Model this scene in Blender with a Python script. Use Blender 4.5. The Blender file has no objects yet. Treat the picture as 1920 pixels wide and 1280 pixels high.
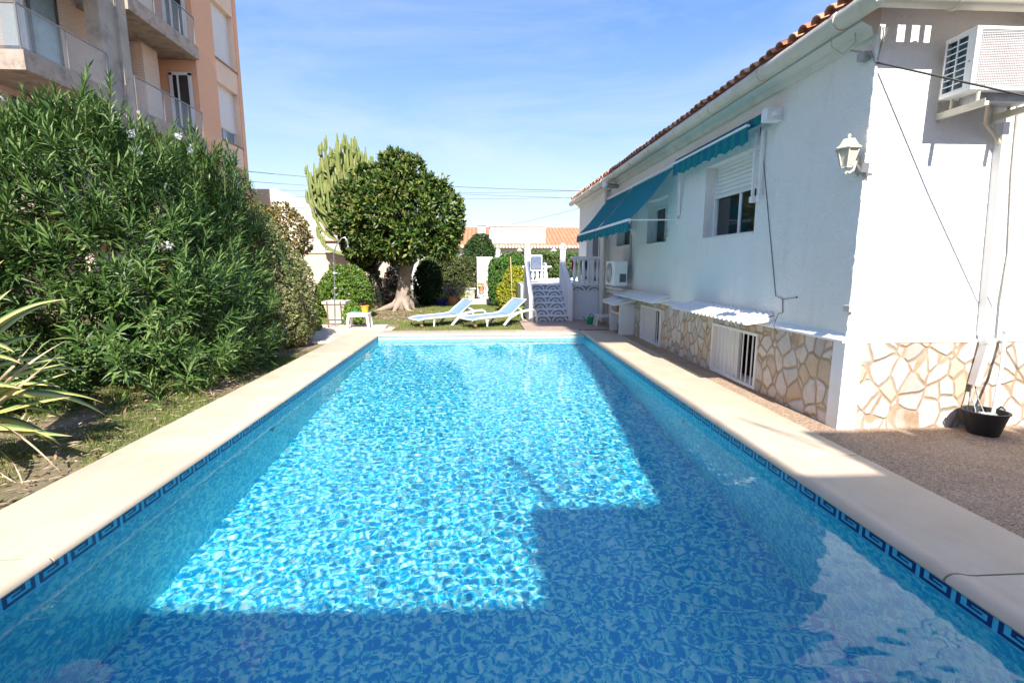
import bpy, bmesh, math, random
import numpy as np
from mathutils import Vector, Matrix
R=math.radians
PI=math.pi
rnd=random.Random(7)
rng=np.random.default_rng(11)
S=bpy.context.scene
COL=S.collection

# ------------------------------------------------------------------ helpers
def wloc(o):
    v=Vector((0,0,0))
    while o is not None:
        v=v+o.location; o=o.parent
    return v
def tag(o,label=None,cat=None,group=None,kind=None):
    if label: o['label']=label
    if cat: o['category']=cat
    if group: o['group']=group
    if kind: o['kind']=kind
    return o
def empty(name,loc,label=None,cat=None,group=None,rz=0):
    o=bpy.data.objects.new(name,None); COL.objects.link(o)
    o.location=loc; o.rotation_euler=(0,0,rz); o.empty_display_size=.1
    return tag(o,label,cat,group)
def copy_tree(o,parent=None):
    c=o.copy(); COL.objects.link(c)
    if parent is not None:
        c.parent=parent; c.matrix_parent_inverse=o.matrix_parent_inverse.copy()
    for ch in [x for x in COL.objects if x.parent==o]: copy_tree(ch,c)
    return c
def basis(d):
    d=Vector(d).normalized()
    a=Vector((0,0,1)) if abs(d.z)<.95 else Vector((1,0,0))
    u=d.cross(a).normalized(); v=u.cross(d).normalized()
    return d,u,v
class MB:
    def __init__(s): s.v=[]; s.f=[]; s.m=[]; s.mi=0
    def add(s,vs,fs):
        n=len(s.v); s.v+= [tuple(p) for p in vs]; s.f+=[tuple(i+n for i in f) for f in fs]; s.m+=[s.mi]*len(fs); return s
    def box(s,x0,x1,y0,y1,z0,z1):
        return s.add([(x0,y0,z0),(x1,y0,z0),(x1,y1,z0),(x0,y1,z0),(x0,y0,z1),(x1,y0,z1),(x1,y1,z1),(x0,y1,z1)],
          [(0,3,2,1),(4,5,6,7),(0,1,5,4),(1,2,6,5),(2,3,7,6),(3,0,4,7)])
    def bar(s,a,b,w,h,up=(0,0,1)):
        a=Vector(a);b=Vector(b);d=(b-a).normalized();up=Vector(up)
        if abs(d.dot(up))>.98: up=Vector((1,0,0))
        u=d.cross(up).normalized()*w/2; v=u.cross(d).normalized()*h/2
        vs=[p+su*u+sv*v for p in (a,b) for su,sv in ((-1,-1),(1,-1),(1,1),(-1,1))]
        return s.add(vs,[(3,2,1,0),(4,5,6,7),(0,1,5,4),(1,2,6,5),(2,3,7,6),(3,0,4,7)])
    def tube(s,pts,r,n=8,cap=True):
        pts=[Vector(p) for p in pts]; k=len(pts)
        rs=r if isinstance(r,(list,tuple)) else [r]*k
        vs=[];fs=[]; pu=None
        for i,p in enumerate(pts):
            d=(pts[min(i+1,k-1)]-pts[max(i-1,0)])
            if d.length<1e-9: d=Vector((0,0,1))
            d.normalize()
            if pu is None: _,u,_v=basis(d)
            else:
                u=pu-d*pu.dot(d)
                if u.length<1e-6: _,u,_v=basis(d)
                u.normalize()
            pu=u; w=d.cross(u)
            for j in range(n):
                t=2*PI*j/n; vs.append(p+(u*math.cos(t)+w*math.sin(t))*rs[i])
        for i in range(k-1):
            for j in range(n):
                a=i*n+j;b=i*n+(j+1)%n; fs.append((a,b,b+n,a+n))
        if cap: fs.append(tuple(range(n-1,-1,-1))); fs.append(tuple((k-1)*n+j for j in range(n)))
        return s.add(vs,fs)
    def lathe(s,prof,c=(0,0,0),n=20,cap=True,sx=1,sy=1):
        vs=[];fs=[];k=len(prof)
        for r,z in prof:
            for j in range(n):
                t=2*PI*j/n; vs.append((c[0]+r*math.cos(t)*sx,c[1]+r*math.sin(t)*sy,c[2]+z))
        for i in range(k-1):
            for j in range(n):
                a=i*n+j;b=i*n+(j+1)%n; fs.append((a,b,b+n,a+n))
        if cap: fs.append(tuple(range(n-1,-1,-1))); fs.append(tuple((k-1)*n+j for j in range(n)))
        return s.add(vs,fs)
    def prism(s,poly,axis,a0,a1):
        # poly: 2D points; axis 'x','y','z' extrude
        def P(p,a):
            return {'x':(a,p[0],p[1]),'y':(p[0],a,p[1]),'z':(p[0],p[1],a)}[axis]
        n=len(poly); vs=[P(p,a0) for p in poly]+[P(p,a1) for p in poly]
        fs=[tuple(range(n)),tuple(range(2*n-1,n-1,-1))]+[(i,i+n,(i+1)%n+n,(i+1)%n) for i in range(n)]
        return s.add(vs,fs)
    def quad(s,a,b,c,d): return s.add([a,b,c,d],[(0,1,2,3)])
    def build(s,name,mat,parent=None,smooth=False,bevel=0,fix=True):
        me=bpy.data.meshes.new(name)
        o=bpy.data.objects.new(name,me); COL.objects.link(o)
        off=Vector((0,0,0))
        if parent is not None:
            o.parent=parent; off=wloc(parent)
        me.from_pydata([(p[0]-off.x,p[1]-off.y,p[2]-off.z) for p in s.v],[],s.f)
        mats=mat if isinstance(mat,(list,tuple)) else [mat]
        for m in mats: me.materials.append(m)
        if len(mats)>1: me.polygons.foreach_set('material_index',s.m)
        if fix:
            bm=bmesh.new(); bm.from_mesh(me); bmesh.ops.recalc_face_normals(bm,faces=bm.faces); bm.to_mesh(me); bm.free()
        if smooth: me.shade_smooth(); 
        if smooth=='auto': me.set_sharp_from_angle(angle=R(40))
        if bevel:
            b=o.modifiers.new('b','BEVEL'); b.width=bevel; b.segments=2; b.limit_method='ANGLE'; b.angle_limit=R(50)
            b.harden_normals=False
        me.update()
        return o
def npmesh(name,verts,faces,mat,parent=None,smooth=False,mi=None):
    """verts (N,3) world; faces (M,k) with constant k"""
    me=bpy.data.meshes.new(name)
    o=bpy.data.objects.new(name,me); COL.objects.link(o)
    verts=np.asarray(verts,dtype=np.float32)
    if parent is not None:
        o.parent=parent; w=wloc(parent); verts=verts-np.array([w.x,w.y,w.z],dtype=np.float32)
    M,k=faces.shape
    me.vertices.add(len(verts)); me.vertices.foreach_set('co',verts.ravel())
    me.loops.add(M*k); me.loops.foreach_set('vertex_index',faces.astype(np.int32).ravel())
    me.polygons.add(M); me.polygons.foreach_set('loop_start',np.arange(0,M*k,k,dtype=np.int32))
    me.update(calc_edges=True); me.validate()
    for m in (mat if isinstance(mat,(list,tuple)) else [mat]): me.materials.append(m)
    if mi is not None: me.polygons.foreach_set('material_index',mi.astype(np.int32))
    if smooth: me.shade_smooth()
    return o
def nrm(a): return a/np.maximum(np.linalg.norm(a,axis=-1,keepdims=True),1e-9)
def leaves(P,D,N,L,W,curl=.15,fold=.25,midpos=.45):
    """five-vertex folded leaves; P base, D direction, N up side; L,W arrays"""
    n=len(P); D=nrm(D); Sd=nrm(np.cross(D,N)); N=np.cross(Sd,D)
    L=np.broadcast_to(L,(n,))[:,None]; W=np.broadcast_to(W,(n,))[:,None]
    mid=P+D*L*midpos
    a=P; b=mid-Sd*W*.5+N*W*fold; c=mid; d=mid+Sd*W*.5+N*W*fold; e=P+D*L-N*L*curl
    v=np.stack([a,b,c,d,e],1).reshape(-1,3)
    i=np.arange(n)[:,None,None]*5
    f=(i+np.array([[0,2,1],[0,3,2],[1,2,4],[2,3,4]])[None]).reshape(-1,3)
    return v,f
def rdir(n):
    return nrm(rng.normal(size=(n,3)))

# ------------------------------------------------------------------ materials
def new_mat(name):
    m=bpy.data.materials.new(name); m.use_nodes=True
    nt=m.node_tree; nt.nodes.clear()
    out=nt.nodes.new('ShaderNodeOutputMaterial'); b=nt.nodes.new('ShaderNodeBsdfPrincipled')
    nt.links.new(b.outputs[0],out.inputs[0])
    return m,nt,b,out
class NT:
    def __init__(s,nt): s.nt=nt
    def n(s,t,**k):
        nd=s.nt.nodes.new(t)
        for a,v in k.items():
            if a.startswith('i_'):
                key=a[2:]; key=int(key) if key.isdigit() else key.replace('_',' ')
                nd.inputs[key].default_value=v
            else: setattr(nd,a,v)
        return nd
    def l(s,a,b): s.nt.links.new(a,b)
    def coord(s,scale=(1,1,1),kind='Object',rot=(0,0,0)):
        tc=s.n('ShaderNodeTexCoord'); mp=s.n('ShaderNodeMapping'); mp.inputs['Scale'].default_value=scale; mp.inputs['Rotation'].default_value=rot
        s.l(tc.outputs[kind],mp.inputs['Vector']); return mp.outputs[0]
    def noise(s,vec,scale,detail=3,rough=.55,dist=0):
        nd=s.n('ShaderNodeTexNoise'); nd.inputs['Scale'].default_value=scale; nd.inputs['Detail'].default_value=detail
        nd.inputs['Roughness'].default_value=rough; nd.inputs['Distortion'].default_value=dist
        if vec is not None: s.l(vec,nd.inputs['Vector'])
        return nd.outputs['Fac']
    def ramp(s,fac,stops,interp='LINEAR'):
        r=s.n('ShaderNodeValToRGB'); cr=r.color_ramp; cr.interpolation=interp
        while len(cr.elements)<len(stops): cr.elements.new(.5)
        for e,(p,c) in zip(cr.elements,stops):
            e.position=p; e.color=(c[0],c[1],c[2],1) if isinstance(c,(tuple,list)) else (c,c,c,1)
        s.l(fac,r.inputs[0]); return r.outputs[0]
    def mix(s,fac,a,b,blend='MIX'):
        m=s.n('ShaderNodeMix',data_type='RGBA',blend_type=blend)
        for inp,val in ((m.inputs[0],fac),(m.inputs[6],a),(m.inputs[7],b)):
            if hasattr(val,'links') or hasattr(val,'is_linked'): s.l(val,inp)
            else: inp.default_value=val if not isinstance(val,(tuple,list)) else (val[0],val[1],val[2],1)
        return m.outputs[2]
    def math(s,op,a,b=None,c=None,clamp=False):
        m=s.n('ShaderNodeMath',operation=op); m.use_clamp=clamp
        for inp,val in zip(m.inputs,(a,b,c)):
            if val is None: continue
            if hasattr(val,'is_linked'): s.l(val,inp)
            else: inp.default_value=val
        return m.outputs[0]
    def bump(s,h,strength=.3,dist=.01,bsdf=None,normal=None):
        b=s.n('ShaderNodeBump'); b.inputs['Strength'].default_value=strength; b.inputs['Distance'].default_value=dist
        s.l(h,b.inputs['Height'])
        if normal is not None: s.l(normal,b.inputs['Normal'])
        if bsdf is not None: s.l(b.outputs[0],bsdf.inputs['Normal'])
        return b.outputs[0]
MC={}
def mat(name,col,rough=.6,var=.12,scale=6,bump=0,bscale=60,metal=0,spec=.5,dirt=None,bdist=.005,detail=4):
    """plain surface: colour with slow and fine variation, optional stains and bump"""
    if name in MC: return MC[name]
    m,nt,b,out=new_mat(name); t=NT(nt)
    vec=t.coord()
    f=t.noise(vec,scale,detail,.6)
    lo=tuple(max(0,c*(1-var)) for c in col); hi=tuple(min(1,c*(1+var)) for c in col)
    c=t.ramp(f,[(.3,lo),(.7,hi)])
    if dirt:
        d=t.ramp(t.noise(vec,dirt[1],6,.7),[(dirt[2],0.),(dirt[3],1.)])
        c=t.mix(d,c,dirt[0])
    t.l(c,b.inputs['Base Color']); b.inputs['Roughness'].default_value=rough; b.inputs['Metallic'].default_value=metal
    b.inputs['Specular IOR Level'].default_value=spec
    if bump: t.bump(t.noise(vec,bscale,3,.6),bump,bdist,b)
    MC[name]=m; return m
def leafmat(name,cols,rough=.45,trans=.25,spec=.4,cl=1.2):
    """foliage: every leaf its own tint, slow light/dark drift through the plant, a little light through the blade"""
    if name in MC: return MC[name]
    m,nt,b,out=new_mat(name); t=NT(nt)
    g=t.n('ShaderNodeNewGeometry'); vec=t.coord()
    f=t.math('ADD',t.math('MULTIPLY',g.outputs['Random Per Island'],.65),t.math('MULTIPLY',t.noise(vec,cl,3,.6),.6))
    k=len(cols); c=t.ramp(f,[(.12+.85*i/(k-1),cols[i]) for i in range(k)])
    t.l(c,b.inputs['Base Color']); b.inputs['Roughness'].default_value=rough; b.inputs['Specular IOR Level'].default_value=spec
    tr=t.n('ShaderNodeBsdfTranslucent'); mx=t.n('ShaderNodeMixShader'); mx.inputs[0].default_value=trans
    tc=t.mix(.35,c,(.25,.4,.02),'ADD') if False else c
    t.l(tc,tr.inputs[0]); t.l(b.outputs[0],mx.inputs[1]); t.l(tr.outputs[0],mx.inputs[2]); t.l(mx.outputs[0],out.inputs[0])
    MC[name]=m; return m

# ------------------------------------------------------------------ camera, sun, sky
cam=bpy.data.cameras.new('camera'); co=bpy.data.objects.new('camera',cam); COL.objects.link(co); S.camera=co
cam.sensor_width=36; cam.lens=36*920/1920; cam.clip_end=2000; cam.clip_start=.05
co.location=(0,0,1.5); co.rotation_euler=(R(90-8.896),0,R(-3.503))
SUNK=.045
sd=Vector((-SUNK,1,-.90)).normalized()
sl=bpy.data.lights.new('sun','SUN'); so=bpy.data.objects.new('sun',sl); COL.objects.link(so)
sl.energy=4.7; sl.angle=R(.53); sl.color=(1,.955,.88); so.rotation_euler=sd.to_track_quat('-Z','Y').to_euler()
so.location=(0,-20,30)
W=bpy.data.worlds.new('World'); S.world=W; W.use_nodes=True
nt=W.node_tree; nt.nodes.clear(); t=NT(nt)
sky=t.n('ShaderNodeTexSky',sky_type='NISHITA'); sky.sun_disc=False
toS=-sd; sky.sun_elevation=math.asin(toS.z); sky.sun_rotation=math.atan2(toS.x,toS.y)
sky.air_density=1.15; sky.dust_density=.8; sky.ozone_density=1.6; sky.altitude=20
tc=t.n('ShaderNodeTexCoord'); mp=t.n('ShaderNodeMapping'); mp.inputs['Scale'].default_value=(1.1,.8,4.5); mp.inputs['Rotation'].default_value=(0,R(12),R(20))
t.l(tc.outputs['Generated'],mp.inputs[0])
n1=t.noise(mp.outputs[0],1.6,9,.62,.6)
sep=t.n('ShaderNodeSeparateXYZ'); t.l(tc.outputs['Generated'],sep.inputs[0])
fade=t.ramp(sep.outputs['Z'],[(.0,.6),(.12,.55),(.35,.42),(.7,.2)])
cl=t.math('MULTIPLY',t.ramp(n1,[(.42,0.),(.76,1.)]),fade)
hz=t.ramp(sep.outputs['Z'],[(.0,.95),(.10,.75),(.28,.35),(.5,.0)])
hs_=t.n('ShaderNodeHueSaturation'); hs_.inputs['Saturation'].default_value=1.1; hs_.inputs['Value'].default_value=1.08; hs_.inputs['Hue'].default_value=.508; t.l(sky.outputs[0],hs_.inputs['Color'])
gs=3.45
gr_=t.ramp(sep.outputs['Z'],[(.0,(.76,.87,.96)),(.10,(.58,.75,.95)),(.25,(.34,.55,.92)),(.42,(.15,.36,.86)),(.9,(.08,.23,.66))])
gv=t.n('ShaderNodeVectorMath',operation='SCALE'); gv.inputs[3].default_value=gs; t.l(gr_,gv.inputs[0])
c1=t.mix(.72,hs_.outputs[0],gv.outputs[0])
c2=t.mix(cl,c1,(3.1,3.4,3.75))
bg=t.n('ShaderNodeBackground'); bg.inputs[1].default_value=.15; t.l(c2,bg.inputs[0])
wo=t.n('ShaderNodeOutputWorld'); t.l(bg.outputs[0],wo.inputs[0])
S.view_settings.view_transform='Standard'; S.view_settings.look='None'; S.view_settings.exposure=1.0; S.view_settings.gamma=1
cy=S.cycles
cy.max_bounces=8; cy.transmission_bounces=6; cy.diffuse_bounces=4; cy.glossy_bounces=4; cy.transparent_max_bounces=12
cy.caustics_refractive=True; cy.caustics_reflective=False; cy.sample_clamp_indirect=8; cy.use_denoising=True
cy.blur_glossy=.5

RIP=.4
# ------------------------------------------------------------------ pool
PX=2.25; PY0=.75; PY1=10.6; WZ=-.105
SH0=-1.45; SH1=-.95
def zf(y): # floor depth
    return SH0+(SH1-SH0)*max(0,min(1,(y-5.5)/5))
m,nt,b,out=new_mat('pool_mosaic'); t=NT(nt)
tcn=t.n('ShaderNodeTexCoord')
sc=t.n('ShaderNodeVectorMath',operation='SCALE'); sc.inputs[3].default_value=1/.026; t.l(tcn.outputs['Object'],sc.inputs[0])
fl=t.n('ShaderNodeVectorMath',operation='FLOOR'); t.l(sc.outputs[0],fl.inputs[0])
wn=t.n('ShaderNodeTexWhiteNoise',noise_dimensions='3D'); t.l(fl.outputs[0],wn.inputs[0])
nz=t.noise(fl.outputs[0],.50,2.5,.55,.5)
nz=t.noise(tcn.outputs['Object'],22,3,.6,.6)
s_=t.math('ADD',t.math('MULTIPLY',t.math('SUBTRACT',nz,.5),2.3),t.math('ADD',t.math('MULTIPLY',wn.outputs[0],.13),.42))
colr=t.ramp(s_,[(.0,(.010,.37,.74)),(.43,(.018,.45,.79)),(.475,(.12,.76,.85)),(.62,(.22,.83,.90)),(.85,(.58,.94,.96))])
t.l(colr,b.inputs['Base Color']); b.inputs['Roughness'].default_value=.4
POOLM=m
POOLW=m.copy(); POOLW.name='pool_wall_mosaic'
for nd in POOLW.node_tree.nodes:
    if nd.bl_idname=='ShaderNodeValToRGB':
        for e_,c_ in zip(nd.color_ramp.elements,((.02,.50,.78),(.03,.58,.82),(.12,.80,.88),(.20,.85,.91),(.5,.94,.96))): e_.color=(*c_,1)
basin=MB()
ys=[PY0,5.5,10.5,PY1]
for i in range(3):
    a,c=ys[i],ys[i+1]; za,zc=zf(a),zf(c)
    basin.mi=0; basin.quad((-PX,a,za),(PX,a,za),(PX,c,zc),(-PX,c,zc)); basin.mi=1
    basin.quad((-PX,a,za),(-PX,c,zc),(-PX,c,-.02),(-PX,a,-.02))
    basin.quad((PX,a,za),(PX,a,-.02),(PX,c,-.02),(PX,c,zc))
basin.quad((-PX,PY0,zf(PY0)),(-PX,PY0,-.02),(PX,PY0,-.02),(PX,PY0,zf(PY0)))
basin.quad((-PX,PY1,zf(PY1)),(PX,PY1,zf(PY1)),(PX,PY1,-.02),(-PX,PY1,-.02))
bo=basin.build('pool_basin',[POOLM,POOLW],fix=False); tag(bo,kind='structure')
bo.cycles.is_caustics_receiver=True
# water sheet with real ripples
dx=.013; nx=int(2*(PX+.0)/dx)+1; ny=int((PY1-PY0)/dx)+1
xs=np.linspace(-PX-.0,PX+.0,nx); yy=np.linspace(PY0,PY1,ny); XX,YY=np.meshgrid(xs,yy)
Z=np.zeros_like(XX)
r2=np.random.default_rng(5)
for k in range(110):
    lam=.046*(1.075**(r2.uniform(0,23))); th=r2.uniform(0,2*PI); kk=2*PI/lam; ph=r2.uniform(0,2*PI)
    amp=.000105*(lam/.1)**.9
    wx=.25*np.sin(XX*r2.uniform(.5,2)+r2.uniform(0,6))+.25*np.sin(YY*r2.uniform(.5,2)+r2.uniform(0,6))
    Z+=amp*np.sin(kk*(XX*math.cos(th)+YY*math.sin(th))+ph+wx*2)
calm=.75+.25*np.sin(XX*.9+1)*np.sin(YY*.5+.5)
near=np.exp(-(((XX-1.55)/.9)**2+((YY-1.6)/.75)**2))
rr=np.sqrt((XX-2.6)**2*.35+(YY-.2)**2)
Z=Z*calm*RIP+WZ+near*(.0014*np.sin(2*PI*rr/.17+1.2*np.sin(XX*4.3)+.8*np.sin(YY*3+XX*6))+.0007*np.sin(2*PI*(YY+.3*XX)/.105+1.5*np.sin(XX*7)))
V=np.stack([XX,YY,Z],-1).reshape(-1,3)
ii=np.arange(nx*ny).reshape(ny,nx)
Fq=np.stack([ii[:-1,:-1],ii[:-1,1:],ii[1:,1:],ii[1:,:-1]],-1).reshape(-1,4)
m,nt,b,out=new_mat('pool_water'); nt.nodes.remove(b); t=NT(nt)
g=t.n('ShaderNodeBsdfGlass'); g.inputs['IOR'].default_value=1.333; g.inputs['Roughness'].default_value=0.0; g.inputs['Color'].default_value=(.97,.995,1,1)
t.l(g.outputs[0],out.inputs[0])
water=npmesh('water',V,Fq,m,smooth=True); tag(water,kind='structure'); water.cycles.is_caustics_caster=True
sl.cycles.is_caustics_light=True
# ------------------------------------------------------------------ materials used below
WHITE=mat('white_paint',(.82,.81,.79),.6,.05,3)
PLAST=mat('white_plastic',(.82,.82,.80),.35,.04,5)
BEIGE=mat('beige_gutter',(.66,.60,.48),.45,.10,3,dirt=((.42,.36,.28),5,.55,.85))
METAL=mat('grey_metal',(.42,.42,.42),.35,.1,8,metal=.8)
BLACKP=mat('black_rubber',(.02,.02,.022),.45,.2,12,bump=.2,bscale=30)
def stucco(name,col,strength=.9,sc=42,dirtc=None):
    m,nt,b,out=new_mat(name); t=NT(nt); v=t.coord()
    c=t.ramp(t.noise(v,1.1,5,.65),[(.3,tuple(x*.93 for x in col)),(.75,col)])
    if dirtc: 
        tz=t.coord((1.2,1.2,.35)); c=t.mix(t.ramp(t.noise(tz,2.6,6,.75),[(.54,0.),(.78,.6)]),c,dirtc)
    t.l(c,b.inputs['Base Color']); b.inputs['Roughness'].default_value=.85; b.inputs['Specular IOR Level'].default_value=.2
    vv=t.n('ShaderNodeTexVoronoi'); vv.inputs['Scale'].default_value=sc*.8; t.l(v,vv.inputs['Vector'])
    h=t.math('ADD',t.noise(v,sc,4,.65),t.math('MULTIPLY',vv.outputs['Distance'],.5))
    t.bump(h,strength,.012,b); return m
STUC=stucco('stucco_white',(.88,.86,.81),.75,38,(.66,.62,.55))
def stone(name):
    m,nt,b,out=new_mat(name); t=NT(nt)
    v=t.coord((1,1,.8)); 
    wn=t.n('ShaderNodeTexNoise'); wn.inputs['Scale'].default_value=3; wn.inputs['Detail'].default_value=2; t.l(v,wn.inputs['Vector'])
    ad=t.n('ShaderNodeVectorMath',operation='MULTIPLY_ADD'); t.l(wn.outputs['Color'],ad.inputs[0]); ad.inputs[1].default_value=(.11,.11,.11); t.l(v,ad.inputs[2])
    e=t.n('ShaderNodeTexVoronoi',feature='DISTANCE_TO_EDGE'); e.inputs['Scale'].default_value=5.9; t.l(ad.outputs[0],e.inputs['Vector'])
    f=t.n('ShaderNodeTexVoronoi',feature='F1'); f.inputs['Scale'].default_value=5.9; t.l(ad.outputs[0],f.inputs['Vector'])
    sp=t.n('ShaderNodeSeparateColor'); t.l(f.outputs['Color'],sp.inputs[0])
    base=t.ramp(sp.outputs[0],[(0,(.40,.37,.34)),(.25,(.60,.56,.52)),(.5,(.68,.62,.56)),(.7,(.58,.45,.31)),(.85,(.70,.66,.61)),(1,(.52,.39,.26))])
    fine=t.noise(v,14,6,.7)
    base=t.mix(t.ramp(fine,[(.45,0.),(.7,.45)]),base,(.45,.30,.15))
    mort=t.ramp(t.noise(v,7,4,.6),[(.3,(.32,.21,.13)),(.7,(.46,.35,.24))])
    edge=t.ramp(t.math('ADD',e.outputs['Distance'],t.math('MULTIPLY',t.math('SUBTRACT',fine,.5),.07)),[(.03,1.),(.065,0.)])
    c=t.mix(edge,base,mort); t.l(c,b.inputs['Base Color']); b.inputs['Roughness'].default_value=.75
    h=t.math('ADD',t.ramp(e.outputs['Distance'],[(.03,0.),(.10,1.)]),t.math('MULTIPLY',fine,.35))
    t.bump(h,.8,.015,b); return m
STONE=stone('crazy_stone')
def coping_mat():
    m,nt,b,out=new_mat('coping_stone'); t=NT(nt); v=t.coord()
    c=t.ramp(t.noise(v,2.3,5,.6),[(.3,(.60,.47,.34)),(.55,(.69,.56,.42)),(.75,(.74,.62,.48))])
    c=t.mix(t.ramp(t.noise(t.coord((6,1,1)),2.5,6,.7),[(.5,0.),(.75,.5)]),c,(.58,.40,.24))
    c=t.mix(t.ramp(t.noise(v,55,3,.6),[(.62,0.),(.75,.25)]),c,(.35,.28,.2))
    gi=t.n('ShaderNodeNewGeometry'); c=t.mix(t.ramp(gi.outputs['Random Per Island'],[(0,0.),(1,.55)]),c,(.50,.40,.29))
    c=t.mix(t.ramp(t.noise(v,1.1,7,.75),[(.55,0.),(.68,.35)]),c,(.46,.34,.22))
    t.l(c,b.inputs['Base Color']); b.inputs['Roughness'].default_value=.7
    t.bump(t.noise(v,70,5,.7),.25,.004,b); return m
COPING=coping_mat()
def pebble_mat():
    m,nt,b,out=new_mat('washed_pebble_concrete'); t=NT(nt); v=t.coord()
    f=t.n('ShaderNodeTexVoronoi'); f.inputs['Scale'].default_value=120; t.l(v,f.inputs['Vector'])
    sp=t.n('ShaderNodeSeparateColor'); t.l(f.outputs['Color'],sp.inputs[0])
    c=t.ramp(sp.outputs[0],[(0,(.15,.10,.065)),(.35,(.37,.24,.15)),(.7,(.48,.33,.215)),(1,(.62,.49,.37))])
    c=t.mix(t.ramp(t.noise(v,2.5,5,.7),[(.4,0.),(.75,.5)]),c,(.25,.17,.11)); c=t.mix(t.ramp(t.noise(v,.9,6,.75),[(.5,0.),(.72,.45)]),c,(.50,.40,.30)); c=t.mix(t.ramp(t.noise(v,1.7,7,.8),[(.6,0.),(.68,.4)]),c,(.13,.09,.06))
    t.l(c,b.inputs['Base Color']); b.inputs['Roughness'].default_value=.9
    t.bump(f.outputs['Distance'],.5,.006,b); return m
PEB=pebble_mat()
def ground_mat():
    m,nt,b,out=new_mat('garden_soil'); t=NT(nt); v=t.coord()
    c=t.ramp(t.noise(v,1.3,6,.65),[(.35,(.10,.12,.04)),(.5,(.20,.17,.08)),(.62,(.34,.25,.16)),(.8,(.42,.32,.22))])
    c=t.mix(t.ramp(t.noise(v,40,4,.7),[(.45,0.),(.7,.6)]),c,(.16,.11,.07))
    t.l(c,b.inputs['Base Color']); b.inputs['Roughness'].default_value=.95
    t.bump(t.noise(v,45,5,.7),.7,.03,b); return m
SOIL=ground_mat()

# ------------------------------------------------------------------ ground sheets
g=MB(); Gz=-.05; B_=400
x0,x1,y0,y1=-3.02,3.02,-.02,11.37
g.quad((-B_,-B_,Gz),(B_,-B_,Gz),(B_,y0,Gz),(-B_,y0,Gz)); g.quad((-B_,y1,Gz),(B_,y1,Gz),(B_,B_,Gz),(-B_,B_,Gz))
g.quad((-B_,y0,Gz),(x0,y0,Gz),(x0,y1,Gz),(-B_,y1,Gz)); g.quad((x1,y0,Gz),(B_,y0,Gz),(B_,y1,Gz),(x1,y1,Gz))
tag(g.build('ground',SOIL),kind='structure')
# patio of washed pebbles right of the pool, pale path on the far left
p=MB(); p.box(2.99,12,-2.4,13.6,-.30,-.012); tag(p.build('patio',PEB),kind='structure')
p=MB(); p.box(1.0,2.99,11.34,13.6,-.3,-.006); tag(p.build('paving',mat('terracotta_paving',(.42,.30,.24),.7,.2,5,bump=.2)),kind='structure')
p=MB()
p.prism([(-4.9,9.2),(-2.98,9.9),(-2.98,11.36),(-2.1,11.36),(-2.1,12.0),(-2.6,12.6),(-5.2,12.8),(-5.6,11)],'z',-.3,-.01)
tag(p.build('garden_path',mat('pink_screed',(.60,.49,.41),.85,.14,3,bump=.35,bscale=50,dirt=((.42,.30,.22),4,.5,.8))),kind='structure')

# ------------------------------------------------------------------ coping: slabs with a raised rounded nose
def slab_profile(w=.765):
    # (s,z): s from outer edge 0 to nose w
    return [(0,-.06),(0,-.008),(.008,0),(w-.16,0),(w-.12,.004),(w-.075,.014),(w-.035,.014),(w-.012,.004),(w,-.012),(w+.002,-.022),(w-.008,-.034),(w-.03,-.04),(w-.03,-.06)]
cp=MB()
prof=slab_profile()
def slab_run(side):
    y=-.02; 
    if side<0: y=.48
    else: y=.05
    ys=[]
    a=y-1
    while a<PY1-.01:
        ys.append((max(a,-.02),min(a+1.5,PY1+.77))); a+=1.5
    for (ya,yb) in ys:
        if yb<=-.02: continue
        pol=[(side*(3.0-s),z) for s,z in prof]
        cp.prism(pol,'y',ya+.006,yb-.006)
slab_run(-1); slab_run(1)
for k in range(3):
    xa=-2.235+k*1.49; pol=[(PY1+.75-s,z) for s,z in prof]; cp.prism(pol,'x',xa+.003,xa+1.487)
cp.box(-3,3,-.75,PY0-.02,-.06,0)
c_=cp.build('pool_coping',COPING,smooth='auto'); tag(c_,kind='structure')
c_.data.shade_smooth(); c_.data.set_sharp_from_angle(angle=R(50))
# joint grout
gj=MB(); gj.box(-2.99,-2.27,0,11.35,-.06,-.004); gj.box(2.27,2.99,0,11.35,-.06,-.004); gj.box(-2.9,2.9,PY1+.03,PY1+.74,-.058,-.005)
tag(gj.build('coping_grout',mat('grout',(.22,.17,.13),.9,.1)),kind='structure')
# Greek key border tiles on the pool walls
key=MB(); sq=.018
U=.195
def strokes():
    return [(0,.17,0,1.15),(.148,.17,1.15,5),(0,.022,1.15,4.4),(.022,.118,3.3,4.4),(.096,.118,2.0,3.3),(.045,.096,2.0,2.7)]
zb=-.098; zs=.0142
for side in (-1,1):
    n=int((PY1-PY0)/U)
    for k in range(n):
        yb=PY1-(k+1)*U
        for (a,b,c,d) in strokes():
            ya,yc=(yb+a,yb+b)
            X=side*(PX-.003)
            q=[(X,ya,zb+c*zs),(X,yc,zb+c*zs),(X,yc,zb+d*zs),(X,ya,zb+d*zs)]
            if side>0: q=q[::-1]
            key.quad(*q)
n=int(2*PX/U)
for k in range(n):
    xb=-PX+.05+k*U
    for (a,b,c,d) in ():
        key.quad((xb+b,PY1-.003,zb+c*zs),(xb+a,PY1-.003,zb+c*zs),(xb+a,PY1-.003,zb+d*zs),(xb+b,PY1-.003,zb+d*zs))
ko=key.build('border_tile',mat('navy_tile',(.006,.03,.14),.3,.1,9),bo,fix=False)
bd=MB()
for X in (-PX+.0015,PX-.0015): bd.quad((X,PY0,-.12),(X,PY1,-.12),(X,PY1,-.03),(X,PY0,-.03))
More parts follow.
